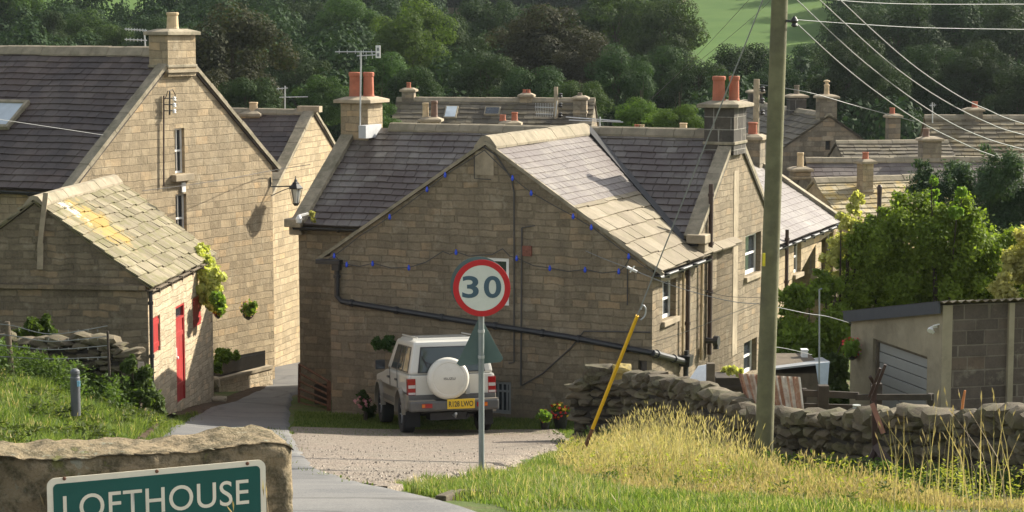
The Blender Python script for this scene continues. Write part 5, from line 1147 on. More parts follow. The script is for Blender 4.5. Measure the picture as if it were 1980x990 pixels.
mb = MB(); c = onplane(1812,632,G0,nF); c = c+nF*.10; mb.lathe(c, [(.02,0),(.05,.05),(.055,.09)], 10, Vector((-.3,-.5,-.5)).normalized()); mb.bar(c, c-nF*.1, .03); mb.bar(c+Vector((.02,0,.02)), c+Vector((.16,-.05,.07)), .05,.02); mb.lathe(c+Vector((.02,-.02,-.08)), [(.001,-.04),(.035,0),(.001,.04)], 10); mb.build('security_lamp', M['white'], ga)

# ================================================================= GARDEN BITS BEHIND THE WALL
def post(label, px, yt, Yd, wd=.10, mt='wood', name='timber_post', cat='post', group=None):
    t = at(px,yt,Yd); zb = H(t.x,t.y); mb = MB(); mb.box((t.x,t.y,(t.z+zb)/2-.05),(wd/2,0,0),(0,wd/2,0),(0,0,(t.z-zb)/2+.05)); return tag(mb.build(name, M[mt], bevel=.008), label, cat, group)
post('square timber post standing beside the white netting panel', 1374, 702, 32.6, .13)
fn = root('timber_fence', at(1560,770,31.2), 'dark post and rail timber fence in front of the garage', 'fence')
fa, fb = at(1553,760,31.4), at(1802,768,30.2)
mb = MB(); mb.bar(fa, at(1660,765,31), .05,.10); mb.build('rail', M['wood_dk'], fn); mb = MB(); mb.bar(at(1553,786,31.4), at(1680,790,30.9), .05,.10); mb.build('rail', M['wood_dk'], fn)
mb = MB(); mb.bar(at(1655,768,31), fb, .05,.09); mb.build('rail', M['wood_dk'], fn); mb = MB(); mb.bar(at(1655,796,31), at(1802,800,30.2), .05,.09); mb.build('rail', M['wood_dk'], fn)
for px,yt,Yd,wd in ((1593,746,31.2,.16),(1696,742,30.9,.16),(1801,762,30.2,.09),(1556,752,31.4,.08)):
    t = at(px,yt,Yd); zb = H(t.x,t.y)-.1; mb = MB(); mb.box((t.x,t.y+.06,(t.z+zb)/2),(wd/2,0,0),(0,wd/2,0),(0,0,(t.z-zb)/2)); mb.build('post', M['wood_dk'], fn, bevel=.008)
def corr(label, c, n, mt, Wv=.09, name='corrugated_sheet'):
    P = [at(*q) for q in c]; nn_ = (P[1]-P[0]).cross(P[3]-P[0]).normalized(); mb = MB(); L = (P[1]-P[0]).length; N_ = int(L/Wv*8); prev = None
    for k in range(N_+1):
        t = k/N_; o_ = nn_*.022*math.sin(t*L/Wv*2*math.pi); a = P[0].lerp(P[1],t)+o_; b_ = P[3].lerp(P[2],t)+o_
        if prev: mb.quad(prev[0],a,b_,prev[1],(k//4*.37)%1); mb.quad(prev[0]+nn_*.003,prev[1]+nn_*.003,b_+nn_*.003,a+nn_*.003,(k//4*.37)%1)
        prev = (a,b_)
    return tag(mb.build(name, mt), label, 'corrugated sheet')
rusty = mat_slab('rusty_galvanised', [(0,(.30,.13,.07)),(.45,(.40,.22,.13)),(.5,(.62,.56,.46)),(1,(.70,.65,.55))], (.25,.10,.05), .5, 5, .8)
corr('rusty corrugated metal sheets leaning behind the dry stone wall, right and left of the pole', [(1427,722,31),(1548,729,30.6),(1557,806,30.4),(1450,806,30.8)], 0, rusty)
mb = MB(); P = [at(1350,708,33), at(1366,705,33), at(1366,760,32.6), at(1322,760,32.6), at(1330,738,32.8)]; mb.prism(P, Vector((0,.02,0))); wp = mb.build('netting_panel', mat_plain('white_netting',(.72,.74,.74),.6,var=.1,scale=20)); tag(wp, 'white netting panel propped up behind the dry stone wall left of the timber post', 'panel')
mb = MB(); a = at(1384,730,33.2); b_ = at(1440,730,33.0); zb = H(a.x,a.y)-.1; mb.box(((a.x+b_.x)/2,a.y+.25,(a.z+zb)/2),((b_.x-a.x)/2,0,0),(0,.28,0),(0,0,(a.z-zb)/2)); mb.box(((a.x+b_.x)/2,a.y+.25,a.z-.16),((b_.x-a.x)/2+.03,0,0),(0,.31,0),(0,0,.03))
tag(mb.build('planter_box', M['wood_dk'], bevel=.01), 'dark wooden planter box behind the wall with leafy green plants on top', 'planter')
sh = root('low_shed', at(1550,760,35.5), 'low shed with a pale grey sheet roof between the corrugated sheets and the garage', 'shed')
mb = MB(); A_ = [at(1494,716,34.5), at(1605,703,34.6), at(1590,694,37.2), at(1500,703,37.2)]; mb.prism(A_, Z1*.03); mb.build('roof', mat_plain('grey_sheet_roof',(.26,.27,.28),.45,var=.12), sh)
mb = MB(); a = at(1500,722,34.6); b_ = at(1600,722,34.7); zb = H(a.x,a.y)-.2; mb.box(((a.x+b_.x)/2,35.8,(a.z-.02+zb)/2),((b_.x-a.x)/2,0,0),(0,1.1,0),(0,0,(a.z-.02-zb)/2)); mb.build('wall', M['wood'], sh)
mb = MB(); P=[at(1577,703,34.4),at(1604,700,34.4),at(1600,748,34.4),at(1584,752,34.4)]; mb.prism(P,Vector((0,.02,0))); tag(mb.build('tarpaulin', mat_plain('pale_blue_tarpaulin',(.45,.52,.60),.4,var=.15)), 'pale blue tarpaulin hanging off the corner of the low shed', 'tarpaulin')
mb = MB(); c = at(1555,690,36.5); mb.box(c,(.055,0,0),(0,.08,0),(0,0,.12)); mb.box(c+Vector((.0,0,.13)),(.065,0,0),(0,.09,0),(0,0,.012)); tag(mb.build('beehive_box', M['white'], bevel=.01) , 'small white box standing behind the low shed roof', 'box')
mb = MB(); a = at(1584,560,34); b_ = at(1584,770,34); mb.tube([b_,a], .014, 8); mb.tube([a,a+Vector((.05,0,.02))], .014, 6); tag(mb.build('metal_pole', M['postgrey']), 'thin grey metal pole rising beside the tarpaulin in front of the bush', 'pole')
# rusty ironwork standing at the wall
ri = root('rusty_gate_post', at(1690,880,25.6), 'rusty iron gate post with broken forked top and a red brown plank, before the wall', 'gate post')
mb = MB(); mb.bar(at(1691,900,25.5), at(1690,745,25.5), .06,.05, up=(0,1,0)); mb.build('upright', M['rustbrown'], ri)
mb = MB(); mb.bar(at(1685,775,25.4), at(1712,705,25.3), .035,.02,up=(0,1,0)); mb.bar(at(1680,768,25.4), at(1702,712,25.3), .03,.02,up=(0,1,0)); mb.bar(at(1691,745,25.4), at(1682,728,25.3), .04,.02,up=(0,1,0)); mb.build('fork', M['rustbrown'], ri)
mb = MB(); mb.bar(at(1686,780,25.3), at(1708,838,25.2), .06,.02,up=(0,1,0)); mb.build('plank', mat_plain('red_brown_plank',(.30,.14,.09),.7,var=.3), ri)
mb = MB(); mb.bar(at(1672,912,25.2), at(1690,870,25.4), .05,.02,up=(0,1,0)); mb.bar(at(1692,860,25.4), at(1735,915,25.2), .10,.015,up=(0,1,0)); mb.bar(at(1700,880,25.35), at(1720,905,25.3), .14,.01,up=(0,1,0)); mb.build('bent_strut', M['rustbrown'], ri)
mb = MB(); mb.tube([at(1859,806,24.9), at(1862,775,24.9), at(1866,755,24.9)], [.016,.018,.013], 8); tag(mb.build('orange_stake', mat_plain('orange_stake',(.55,.20,.06),.7,var=.3)), 'thin orange stake poking up from the dry stone wall in front of the block wall', 'stake')
mb = MB(); c = at(1656,803,27); mb.lathe(c, [(.05,0),(.055,.02),(.055,.10),(.05,.12),(.055,.125),(.055,.14),(.001,.14)], 16); tag(mb.build('glass_jar', mat_plain('dusty_jar',(.30,.31,.26),.25,var=.15)), 'dusty jar standing on the dry stone wall below the garage door', 'jar')

# ================================================================= LEFT SIDE BITS
bo = root('bollard', at(146,766,33), 'short dark grey bollard with pale blue reflector in the grass bank', 'bollard')
b_ = at(146,768,33); mb = MB(); mb.lathe(b_-Z1*.3, [(.078,0),(.078,.62),(.070,.64),(.070,.67),(.078,.69),(.074,.735),(.04,.765),(.001,.77)], 20); mb.build('bollard_body', mat_plain('grey_plastic',(.085,.09,.10),.5,var=.1), bo, smooth=False)
mb = MB(); mb.box(at(152,742,32.92),(.024,0,0),(0,.01,0),(0,0,.045)); mb.build('reflector', mat_plain('pale_blue_reflector',(.25,.50,.68),.3), bo)
wf = root('wire_fence', at(20,715,37), 'leaning timber post with strands of barbed wire beside the shaded dry stone wall', 'fence')
mb = MB(); mb.tube([at(24,725,37)-Z1*.2, at(14,622,37)], [.055,.045], 10); mb.build('post', M['wood'], wf)
mb = MB(); mb.tube([at(212,720,37.4)-Z1*.2, at(208,640,37.4)], [.025,.022], 8); mb.build('post', M['wood_dk'], wf)
for k,(y0,y1,y2) in enumerate(((628,646,630),(648,660,650),(668,676,668),(690,694,690))):
    mb = MB(); mb.tube(catm([at(-60,y0-3,37), at(15,y0,36.95), at(100,y1,37.1), at(208,y2,37.4)],6), .009, 5)
    for q in range(12): p = at(-20+q*19,(y0+y1)/2+2,37); mb.bar(p-Z1*.02,p+Z1*.02,.008)
    mb.build('wire', M['wire'], wf)
# rusty field gate leaning by the gap left of the main house
gt = root('field_gate', at(636,808,46.2), 'rusty tubular field gate leaning against the dark house wall at the lane', 'gate')
TL_, TR_, BL_, BR_ = at(579,704,48.6), at(636,738,46.6), at(578,792,48.6), at(636,806,46.6)
mb = MB(); mb.bar(TR_,BR_,.09,.07,up=(0,1,0)); mb.build('gate_post', M['rust'], gt); mb = MB(); mb.bar(TL_,BL_,.06,.06,up=(0,1,0)); mb.build('gate_post', M['rust'], gt)
for k in range(7): t = (k/6)**.9; mb = MB(); mb.tube([TL_.lerp(BL_,t), TR_.lerp(BR_,t)], .028, 6); mb.build('gate_bar', M['rust'], gt)
mb = MB(); mb.box(at(623,762,47.6),(.18,0,0),(0,.06,0),(0,0,.24)); tag(mb.build('dark_crate', M['wood_dk'], bevel=.02), 'dark crate propped behind the bars of the rusty field gate', 'crate')
# low wall and railings in front of the tall house
off = 1.1; Pw = TH.pt('r0', 0, 0, off); nW = -w2
def gw(x,y,o=0.): return onplane(x,y,Pw+nW*o,nW)
lw = root('low_garden_wall', gw(480,770), 'low stone wall with rounded end below the black railings', 'wall')
mb = MB(); A_,B_ = gw(424,745),gw(527,714); zA, zB = gw(424,738).z, gw(527,712).z
L_ = (B_-A_); L_.z=0; Ln = L_.length; L_.normalize(); vs=[]
mb.add([Vector((A_.x,A_.y,-10.5)),Vector((B_.x,B_.y,-10.5)),Vector((B_.x,B_.y,zB)),Vector((A_.x,A_.y,zA))]+[Vector((A_.x,A_.y,-10.5))-nW*.3,Vector((B_.x,B_.y,-10.5))-nW*.3,Vector((B_.x,B_.y,zB))-nW*.3,Vector((A_.x,A_.y,zA))-nW*.3], [(0,1,2,3),(7,6,5,4),(0,3,7,4),(1,5,6,2),(3,2,6,7)]); mb.build('wall', M['rubble'], lw, uv=True)
mb = MB(); mb.bar(Vector((A_.x,A_.y,zA+.04))-nW*.15, Vector((B_.x,B_.y,zB+.04))-nW*.15, .36,.08); mb.rock(Vector((A_.x,A_.y,zA-.02))-nW*.15-L_*.1, Vector((.2,0,0)), Vector((0,.2,0)), Vector((0,0,.16)), 5, 2, .1); mb.build('coping', M['dress'], lw)
rl = root('iron_railings', gw(460,740,-.15), 'black iron railings on the low wall in front of the sunlit tall gable', 'railings')
a0_,a1_ = gw(414,742,-.15), gw(512,714,-.15); t0_,t1_ = gw(414,697,-.15), gw(512,679,-.15); mb = MB()
for t in (.14,.92): mb.bar(a0_.lerp(t0_,t), a1_.lerp(t1_,t), .02,.03)
mb.build('rail', M['black'], rl)
mb = MB(); nb = 46
for k in range(nb+1):
    t = k/nb; b__ = a0_.lerp(a1_,t); t__ = t0_.lerp(t1_,t); mb.bar(b__, t__+Z1*.02, .024, .024, up=(0,1,0))
bb = mb.build('bars', M['black'], rl)
mb = MB(); c = at(424,772,47.6); mb.rock(c,Vector((.17,0,0)),Vector((0,.15,0)),Vector((0,0,.075)),3,2,.06); tag(mb.build('step_stone', M['dress']), 'flat block of stone lying by the corner of the cottage wall', 'stone')
# kerb fragment by the grass
ke = MB(); P = [hit(852,968),hit(880,962),hit(1005,964)]
ke.bar(P[0]+Z1*.0,P[1]+Z1*.02,.09,.08); ke.bar(P[1]+Z1*.02+Vector((.01,0,0)),P[1].lerp(P[2],.45)+Z1*.024,.09,.08); ke.bar(P[1].lerp(P[2],.46)+Z1*.02,P[2]+Z1*.01,.09,.08)
tag(ke.build('kerb_stone', M['drystone'], bevel=.015), 'short run of kerb stones at the edge of the grass verge below the speed sign', 'kerb')
# wall lantern on the tall house corner
wl = root('wall_lantern', at(572,372,55.3), 'black wall lantern on a long iron bracket at the corner of the tall sunlit gable', 'lantern')
lc = at(572,372,55.35); cw = TH.pt('r0', 7.5, at(0,362,55).z, .02); mb = MB(); e_ = Vector((lc.x,lc.y,cw.z)); mb.bar(cw, e_, .03,.03); mb.bar(cw, cw+Z1*.5-Z1*.25, .03); mb.tube(catm([cw-Z1*.25, (cw+e_)/2-Z1*.10, e_-Z1*.0],5), .012, 5); mb.build('bracket', M['black'], wl)
mb = MB(); mb.lathe(lc+Z1*.10, [(.20,0),(.205,.02),(.10,.13),(.09,.16),(.05,.19),(.04,.24),(.015,.28),(.01,.34)], 4 if False else 6); mb.lathe(lc-Z1*.31,[(.05,-.05),(.09,0),(.09,.03)],6)
for k in range(6):
    t = k*math.pi/3; dv = Vector((math.cos(t),math.sin(t),0)); mb.bar(lc+dv*.09-Z1*.29, lc+dv*.17+Z1*.10, .014)
mb.build('lantern_cage', M['black'], wl); mb = MB(); mb.lathe(lc-Z1*.29, [(.078,0),(.155,.385)], 6, closed=True); mb.build('glass', mat_plain('frosted_glass',(.75,.76,.70),.25,var=.05), wl)
# burglar alarm / lamp at the eaves corner of main house
mb = MB(); c = at(578,424,49.3); mb.lathe(c, [(.001,-.12),(.07,-.08),(.08,.02),(.03,.10)], 10); mb.bar(c+Z1*.08, c+Vector((.2,.2,.12)), .05); tag(mb.build('eaves_lamp', M['white']), 'small white lamp under the eaves corner of the long slate roofed house', 'lamp')
# clay flue pipe standing in the garden by the terrace
mb = MB(); a = at(1701,357,50); mb.lathe(Vector((a.x,a.y,a.z-1.0)), [(.055,0),(.055,.75),(.06,.8),(.06,.95),(.03,1.0)], 12); mb.tube([Vector((a.x,a.y,a.z-.9)),Vector((a.x,a.y,H(a.x,a.y)))], .05, 8); tag(mb.build('flue_pipe', M['rustbrown']), 'dark round-topped flue pipe rising in front of the gold lichened roof', 'flue')
# ================================================================= FOLIAGE
M['leaf_dark'] = mat_leaf('dark_green_leaves', (.015,.032,.012), (.046,.078,.026), .25, .25, .08)
M['leaf_wood'] = mat_leaf('woodland_leaves', (.011,.024,.010), (.032,.054,.020), .2, .06, .05)
M['leaf_mid2'] = mat_leaf('weed_leaves', (.03,.055,.014), (.10,.14,.035), .4, 1.2)
M['leaf_mid'] = mat_leaf('mid_green_leaves', (.024,.048,.013), (.068,.115,.030), .3, .25, .1)
M['leaf_light'] = mat_leaf('light_green_leaves', (.04,.075,.016), (.11,.17,.04), .4, .25, .1)
M['leaf_brown'] = mat_leaf('bronze_leaves', (.020,.024,.013), (.050,.048,.024), .25, .25, .08)
M['leaf_bush'] = mat_leaf('bush_leaves', (.05,.10,.014), (.27,.38,.06), .48, 1.1)
M['leaf_yellow'] = mat_leaf('yellow_green_leaves', (.30,.31,.07), (.68,.66,.26), .45, 1.5)
M['leaf_con'] = mat_leaf('bluish_evergreen_leaves', (.03,.055,.03), (.075,.125,.06), .25, 1.0)
M['grass_g'] = mat_leaf('fresh_grass', (.05,.09,.016), (.21,.235,.08), .42, .9, midc=(.105,.155,.035))
M['grass_y'] = mat_leaf('dry_grass', (.12,.14,.045), (.54,.43,.30), .38, .7, midc=(.33,.29,.16))
M['grass_m'] = mat_leaf('yellowing_weeds', (.12,.15,.025), (.34,.36,.08), .45, .8)
M['petal_r'] = mat_plain('red_petals', (.62,.03,.02), .6); M['petal_y'] = mat_plain('yellow_petals', (.75,.50,.03), .6); M['petal_p'] = mat_plain('pink_petals', (.60,.25,.25), .6)
M['bark'] = mat_plain('bark', (.07,.058,.042), .95, var=.35, spec=.1)

def crown_mesh(seed, n, nb=30, size=.075, sq=1.15, cone=0.):
    r = np.random.default_rng(seed); blobs = []
    for i in range(nb):
        d = r.normal(size=3); d /= np.linalg.norm(d); d[2] = d[2]*.9+.05; rr = .50+.30*r.random()
        s_ = .20+.16*r.random(); k = 1-cone*max(0,d[2]*.5+.5)
        blobs.append((d[0]*rr*k*1.05, d[1]*rr*k*1.05, d[2]*rr*sq, s_*1.05, s_*1.05, s_*.9))
    blobs.append((0,0,0,.5,.5,.55))
    V, rn = leaves(blobs, n, size, seed, .7, .15, .80, .07, .32)
    o = npmesh('crown', V, None, rn, M['leaf_dark']); me = o.data; bpy.data.objects.remove(o); return me
def trunk_mesh(seed):
    random.seed(seed); mb = MB(); mb.tube([(0,0,-1.05),(.01,0,-.6),(0,.02,-.2),(.02,0,.15)], [.075,.055,.045,.02], 8)
    for k in range(5): t = k*1.3; mb.tube([(0,0,-.4+.08*k),(.12*math.cos(t),.12*math.sin(t),-.2+.06*k),(.28*math.cos(t),.28*math.sin(t),-.05+.06*k)], [.03,.02,.008], 5)
    o = mb.build('trunk', M['bark']); me = o.data; bpy.data.objects.remove(o); return me
CM = [crown_mesh(s_, 22000, 38, .024) for s_ in (11,12,13,14)]; CC = crown_mesh(21, 12000, 30, .027, 1.5, .7); TM = trunk_mesh(3)
_mc = {}
def mesh_var(me, mat):
    k = (me.name, mat)
    if k not in _mc: m2 = me.copy(); m2.materials.clear(); m2.materials.append(M[mat]); _mc[k] = m2
    return _mc[k]
_ti = 0
def tree(label, px, py, Y, rpx, mat='leaf_dark', cone=False, group='trees on the far hillside', hz=1.0, name=None):
    global _ti; _ti += 1; c = at(px,py,Y); rad = rpx*Y/FPX; zb = H(c.x,c.y)
    r_ = root(name or ('conifer_tree' if cone else 'broadleaf_tree'), (c.x,c.y,zb), label, 'tree', group)
    me = mesh_var(CC if cone else CM[_ti % 4], mat); o = bpy.data.objects.new('crown', me); COL.objects.link(o); o.parent = r_; o.location = (0,0,c.z-zb)
    o.scale = (rad*1.3, rad*1.3, rad*hz*1.2); o.rotation_euler = (0,0,_ti*2.4)
    t = bpy.data.objects.new('trunk', TM); COL.objects.link(t); t.parent = r_; hgt = max(2, c.z-zb); t.location = (0,0,c.z-zb); t.scale = (rad*.9, rad*.9, hgt)
    return r_
T = [
 ('mid green tree in the top left corner behind the slate roof',30,40,215,62,'leaf_mid'),('dark narrow conifer left of the tall house roof',103,70,190,36,'leaf_dark',True),
 ('leafy green tree above the left slate roof right of the conifer',170,92,200,54,'leaf_mid'),('rounded green tree touching the ridge left of the tall chimney',235,103,185,46,'leaf_mid'),
 ('dark tree directly behind the top of the tall house chimney',310,98,180,52,'leaf_dark'),('small dark green tree on the skyline edge above the tall chimney',398,30,260,34,'leaf_dark'),
 ('big bronze brown tree right of the tall house gable',447,138,128,96,'leaf_brown'),('lower bronze tree tucked behind the rear house ridge',400,205,122,60,'leaf_brown'),
 ('dark green round tree above and right of the bronze tree',512,42,240,58,'leaf_dark'),('dark tree above the lantern gap on the upper slope',590,70,215,62,'leaf_dark'),
 ('dark green tree behind the rear house chimney pot and aerial',570,165,150,58,'leaf_dark'),('soft green tree just left of the left orange chimney pots',622,200,125,48,'leaf_mid'),
 ('mid green tree behind the aerial with white panel',668,70,190,60,'leaf_mid'),('shaded tree above the left orange chimney pots',700,25,260,58,'leaf_dark'),
 ('brighter green domed tree right of the white aerial panel',800,88,160,68,'leaf_light'),('dark tree between the aerial panel and the small far chimney',752,165,135,55,'leaf_mid'),
 ('dark tree directly over the leftmost far chimney',800,190,125,48,'leaf_dark'),('tall dark rounded tree whose top meets the field wall',942,62,190,60,'leaf_dark'),
 ('dark tree left of centre below the field wall',880,120,165,66,'leaf_dark'),('wide brownish green tree in the middle of the wood',1045,112,150,88,'leaf_brown'),
 ('dark tree under the brownish crown above the far low roof',940,178,130,62,'leaf_dark'),('dark green tree right above the middle far chimney',1035,190,125,58,'leaf_dark'),
 ('brown tinted tree on the right flank of the wide brownish one',1140,150,145,62,'leaf_brown'),('large green tree at the left edge of the bright field',1195,62,185,74,'leaf_mid'),
 ('dark rounded tree overlapping the field edge',1290,75,180,62,'leaf_mid'),('mid green tree above the rightmost far chimney',1120,205,120,46,'leaf_mid'),
 ('dark tree between the far chimneys and the pale bush',1195,168,130,60,'leaf_dark'),('dark tree above the pale leafy bushes left of the black chimney',1275,165,140,66,'leaf_dark'),
 ('dark low tree just below the bright field',1350,185,135,55,'leaf_dark'),('dark tree peeking between the black chimney pots and the pole',1440,150,150,62,'leaf_dark'),
 ('tree in shade straight behind the top of the thick pole',1500,185,140,55,'leaf_dark'),('dark tree at the foot of the field right of the pole',1575,150,165,56,'leaf_dark'),
 ('very dark tree behind the tall buff chimney pot',1640,160,140,68,'leaf_dark'),('dark tree above the tall buff pot below the wires',1665,72,190,58,'leaf_dark'),
 ('shaded tree left of the small red pot chimney',1700,175,130,50,'leaf_dark'),('dark tree filling the upper right between the second and third wires',1735,85,175,76,'leaf_dark'),
 ('dim green tree behind the short aerial on the brown roof',1800,160,140,58,'leaf_dark'),('large dark tree top right where the wires spread',1850,60,180,80,'leaf_dark'),
 ('dark tree above the chimney on the wide brown roof',1890,160,140,60,'leaf_dark'),('dark tree cut by the right edge beneath the level wire',1965,90,170,74,'leaf_dark'),
 ('lower dark tree cut by the right edge just above the roof',1975,195,135,55,'leaf_dark'),
 ('shaded tree behind the rear house roof at its left end',482,205,118,52,'leaf_dark'),
]
for t in T: tree(*t[:5], mat=t[5], cone=len(t) > 6)
# nearer pale leafy trees above the main ridge
tree('pale green leafy tree low behind the ridge at centre right', 1238,236,92,44,'leaf_light',group=None,hz=.8)
tree('second pale green leafy tree by the black chimney', 1312,240,90,42,'leaf_light',group=None,hz=.8)
tree('small green tree beside the left orange chimney and the far slates', 737,235,84,30,'leaf_mid',group=None)
# woodland too dense to tell apart: one mass
r = np.random.default_rng(77); VV = []; RN = []
def add_copy(me, c, s_, rot):
    n = len(me.vertices); co = np.zeros(n*3, dtype=np.float32); me.vertices.foreach_get('co', co); co = co.reshape(-1,3)
    cr, sr = math.cos(rot), math.sin(rot); co2 = co.copy(); co2[:,0] = co[:,0]*cr-co[:,1]*sr; co2[:,1] = co[:,0]*sr+co[:,1]*cr
    VV.append((co2*np.array(s_, dtype=np.float32)+np.array(c, dtype=np.float32)).reshape(-1,4,3))
    a = np.zeros(n//4, dtype=np.float32); me.attributes['rnd'].data.foreach_get('value', a); RN.append(a)
SM = [crown_mesh(s_, 9000, 30, .031) for s_ in (31,32,33)]
cnt = 0
for Y_ in list(np.arange(118,300,13))+list(np.arange(300,470,18)):
    for px in np.arange(-200,2250,5.2/Y_*4000):
        px_ = px + r.uniform(-1,1)*6000/Y_; Yj = Y_+r.uniform(-5,5); X_ = (px_-990)/FPX*Yj; g_ = H(X_,Yj); rad = r.uniform(3.6,5.2); 
        z = g_ + rad*.85; py = 50 - z/Yj*FPX; rp = rad/Yj*FPX; top = py-rp
        if 1235 < px_ < 1640 and Yj > 165 and not (px_ > 1600 and Yj > 300): continue      # bright field
        if 60 < px_ < 520 and Yj > 235: continue         # upper left meadow
        if Yj > 205 and Yj < 292 and 800 < px_ < 1180: continue   # strip of field below the wall
        if Yj < 150 and (top > 235): continue
        add_copy(SM[cnt%3], (X_,Yj,z), (rad*1.1,rad*1.1,rad*1.25), cnt*1.7); cnt += 1
wo = npmesh('woodland', np.concatenate(VV), None, np.concatenate(RN), M['leaf_wood']); tag(wo, 'dense dark woodland covering the far hillside between the fields', 'woodland', kind='stuff'); print('wood', cnt)
# field walls on the hill
def field_wall(label, pts, hgt=1.1, mat='drystone'):
    mb = MB(); P = [Vector(p) for p in pts]
    for a, b_ in zip(P[:-1],P[1:]):
        n_ = max(1,int((b_-a).length/1.2))
        for k in range(n_):
            p = a.lerp(b_,(k+.5)/n_); d = (b_-a).normalized(); g_ = H(p.x,p.y); h_ = hgt*random.uniform(.85,1.1); mb.box((p.x,p.y,g_+h_/2-.1), Vector((d.x,d.y,0))*.62, Vector((-d.y,d.x,0))*.3, Z1*(h_/2+.1))
    return tag(mb.build('field_wall', M[mat]), label, 'wall')
def hz_(px,Y): X_ = (px-990)/FPX*Y; return (X_,Y,H(X_,Y))
field_wall('grey field wall crossing the hillside above the middle of the wood', [hz_(x,296) for x in range(780,1240,60)], 2.0)
field_wall('field wall climbing the top of the bright green field', [(x_,y_,H(x_,y_)) for x_,y_ in (((1310-990)/FPX*320,320),((1350-990)/FPX*335,335),((1400-990)/FPX*365,365),((1460-990)/FPX*400,400))], 1.6)

# ---- nearer shrubs and bushes on the right
def shrub(name, label, blobs_px, Y, n, size, mat, cat='bush', stems=True, thick=.75, seed=1, group=None, aspect=.6):
    """blobs: (px,py,rpx)"""
    B = []; r = np.random.default_rng(seed)
    for (px,py,rp) in blobs_px:
        c = at(px,py,Y+r.uniform(-.5,.5)); rr = rp*Y/FPX
        for k in range(10):
            d = r.normal(size=3); d /= np.linalg.norm(d); q = rr*r.uniform(.5,1.12); s3 = r.uniform(.16,.40); B.append((c.x+d[0]*q, c.y+d[1]*q*thick, c.z+d[2]*q, rr*s3, rr*s3*thick+.03, rr*s3))
        B.append((c.x,c.y,c.z,rr*.7,rr*.7*thick,rr*.7))
    V, rn = leaves(B, n, size, seed, aspect, .3, .45, .24)
    cx = sum(b[0] for b in B)/len(B); cy = sum(b[1] for b in B)/len(B); g_ = H(cx,cy); r_ = root(name, (cx,cy,g_), label, cat, group)
    npmesh('foliage', V, None, rn, M[mat], r_, off=(cx,cy,g_))
    if stems:
        mb = MB(); random.seed(seed)
        for b in B[::11]: mb.tube([(cx+random.uniform(-.2,.2),cy,g_-.2),((cx+b[0])/2,cy,(g_+b[2])/2),(b[0],b[1],b[2])], [.05,.03,.01], 5)
        mb.build('branches', M['bark'], r_)
    return r_
shrub('leafy_bush','large bright green leafy bush behind the garage', [(1780,470,95),(1690,490,70),(1870,475,80),(1720,560,80),(1830,545,90),(1660,560,60),(1640,600,45),(1905,540,65),(1770,410,52),(1850,425,45),(1640,500,40),(1720,430,40),(1960,560,50),(1930,490,60),(1900,590,50),(1830,600,60),(1740,610,60)], 41, 80000, .038, 'leaf_bush', seed=3)
shrub('yellow_bush','loose yellow green sprays spilling left off the large bush toward the houses', [(1625,470,26),(1605,500,18),(1640,430,22),(1650,405,16),(1620,540,20),(1600,560,18),(1660,385,14)], 40.8, 3800, .04, 'leaf_yellow', seed=43)
shrub('evergreen_tree','feathery bluish green tree above and behind the bright leafy bush', [(1850,355,60),(1930,345,62),(1800,375,48),(1975,400,70),(1900,410,60),(1780,350,32),(1960,470,60),(2030,380,70)], 47, 30000, .055, 'leaf_con', 'tree', seed=4, aspect=.3)
shrub('yellow_bush','yellowish green bush at the right edge over the block garage', [(1965,520,34),(1990,490,45),(1940,560,30),(2030,540,50)], 38.5, 9000, .045, 'leaf_yellow', seed=5)
shrub('garden_bush','olive green bush between the thick pole and the large bush', [(1540,580,42),(1520,640,42),(1565,650,42),(1590,560,36),(1610,620,40),(1525,680,34),(1605,680,36),(1560,700,30)], 40, 20000, .045, 'leaf_bush', seed=6)
shrub('leafy_shoots','two upright light green shoots sticking out of the top of the large bush', [(1806,350,9),(1808,375,10),(1806,400,11),(1862,372,11),(1856,392,12),(1845,410,14)], 40.5, 1500, .045, 'leaf_bush', 'shoots', seed=8)
shrub('planter_greenery','fresh yellow green plants growing on the planter box', [(1400,719,8),(1415,716,9),(1430,720,8)], 33.4, 900, .035, 'leaf_yellow', 'plant', False, seed=9)
# ---- climbing plants, pots, baskets
shrub('climbing_plant','pale yellow and green climber spilling over the far end of the cottage eaves', [(385,490,18),(398,510,24),(405,535,26),(402,560,22),(415,575,20),(395,575,14),(420,590,14)], 46.6, 7000, .055, 'leaf_yellow', 'climber', False, seed=10)
shrub('climbing_plant','green hanging foliage on the corner of the cottage wall above the basket', [(418,575,16),(425,592,14),(410,590,12)], 46.3, 1800, .045, 'leaf_bush', 'climber', False, seed=12)
def flowers(parent_blobs, Y, n, size, mat, seed, par, nm='flowers'):
    B = [(*at(px,py,Y-.12), rp*Y/FPX, rp*Y/FPX*.8, rp*Y/FPX) for px,py,rp in parent_blobs]; V, rn = leaves(B, n, size, seed, .9, .2, .8)
    o_ = npmesh(nm, V, None, rn, M[mat], par, off=tuple(WOFF[par.name])); return o_
def basket(label, px, py, Y, rp, fl, seed, body=True, ground=False, name='hanging_basket', cat='flower basket'):
    s_ = shrub(name, label, [(px,py,rp)], Y, 900, .035, 'leaf_bush', cat, False, seed=seed)
    for k,(m_,n_) in enumerate(fl): flowers([(px,py-rp*.1,rp*.95)], Y, n_, .03, m_, seed+k+1, s_)
    if ground: c = at(px,py,Y); q = rp*Y/FPX; zg = H(c.x,c.y); mb = MB(); mb.lathe(Vector((c.x,c.y,zg-.02)), [(q*.5,0),(q*.85,(c.z-zg)*.95),(q*.92,(c.z-zg)),(q*.8,(c.z-zg)-.01)], 16); mb.build('pot', M['black'], s_); return s_
    if body: mb = MB(); c = at(px,py+rp*.45,Y); q = rp*Y/FPX; mb.lathe(c, [(.02,-q*.8),(q*.5,-q*.5),(q*.75,0)], 12); mb.build('pot', M['black'], s_)
    return s_
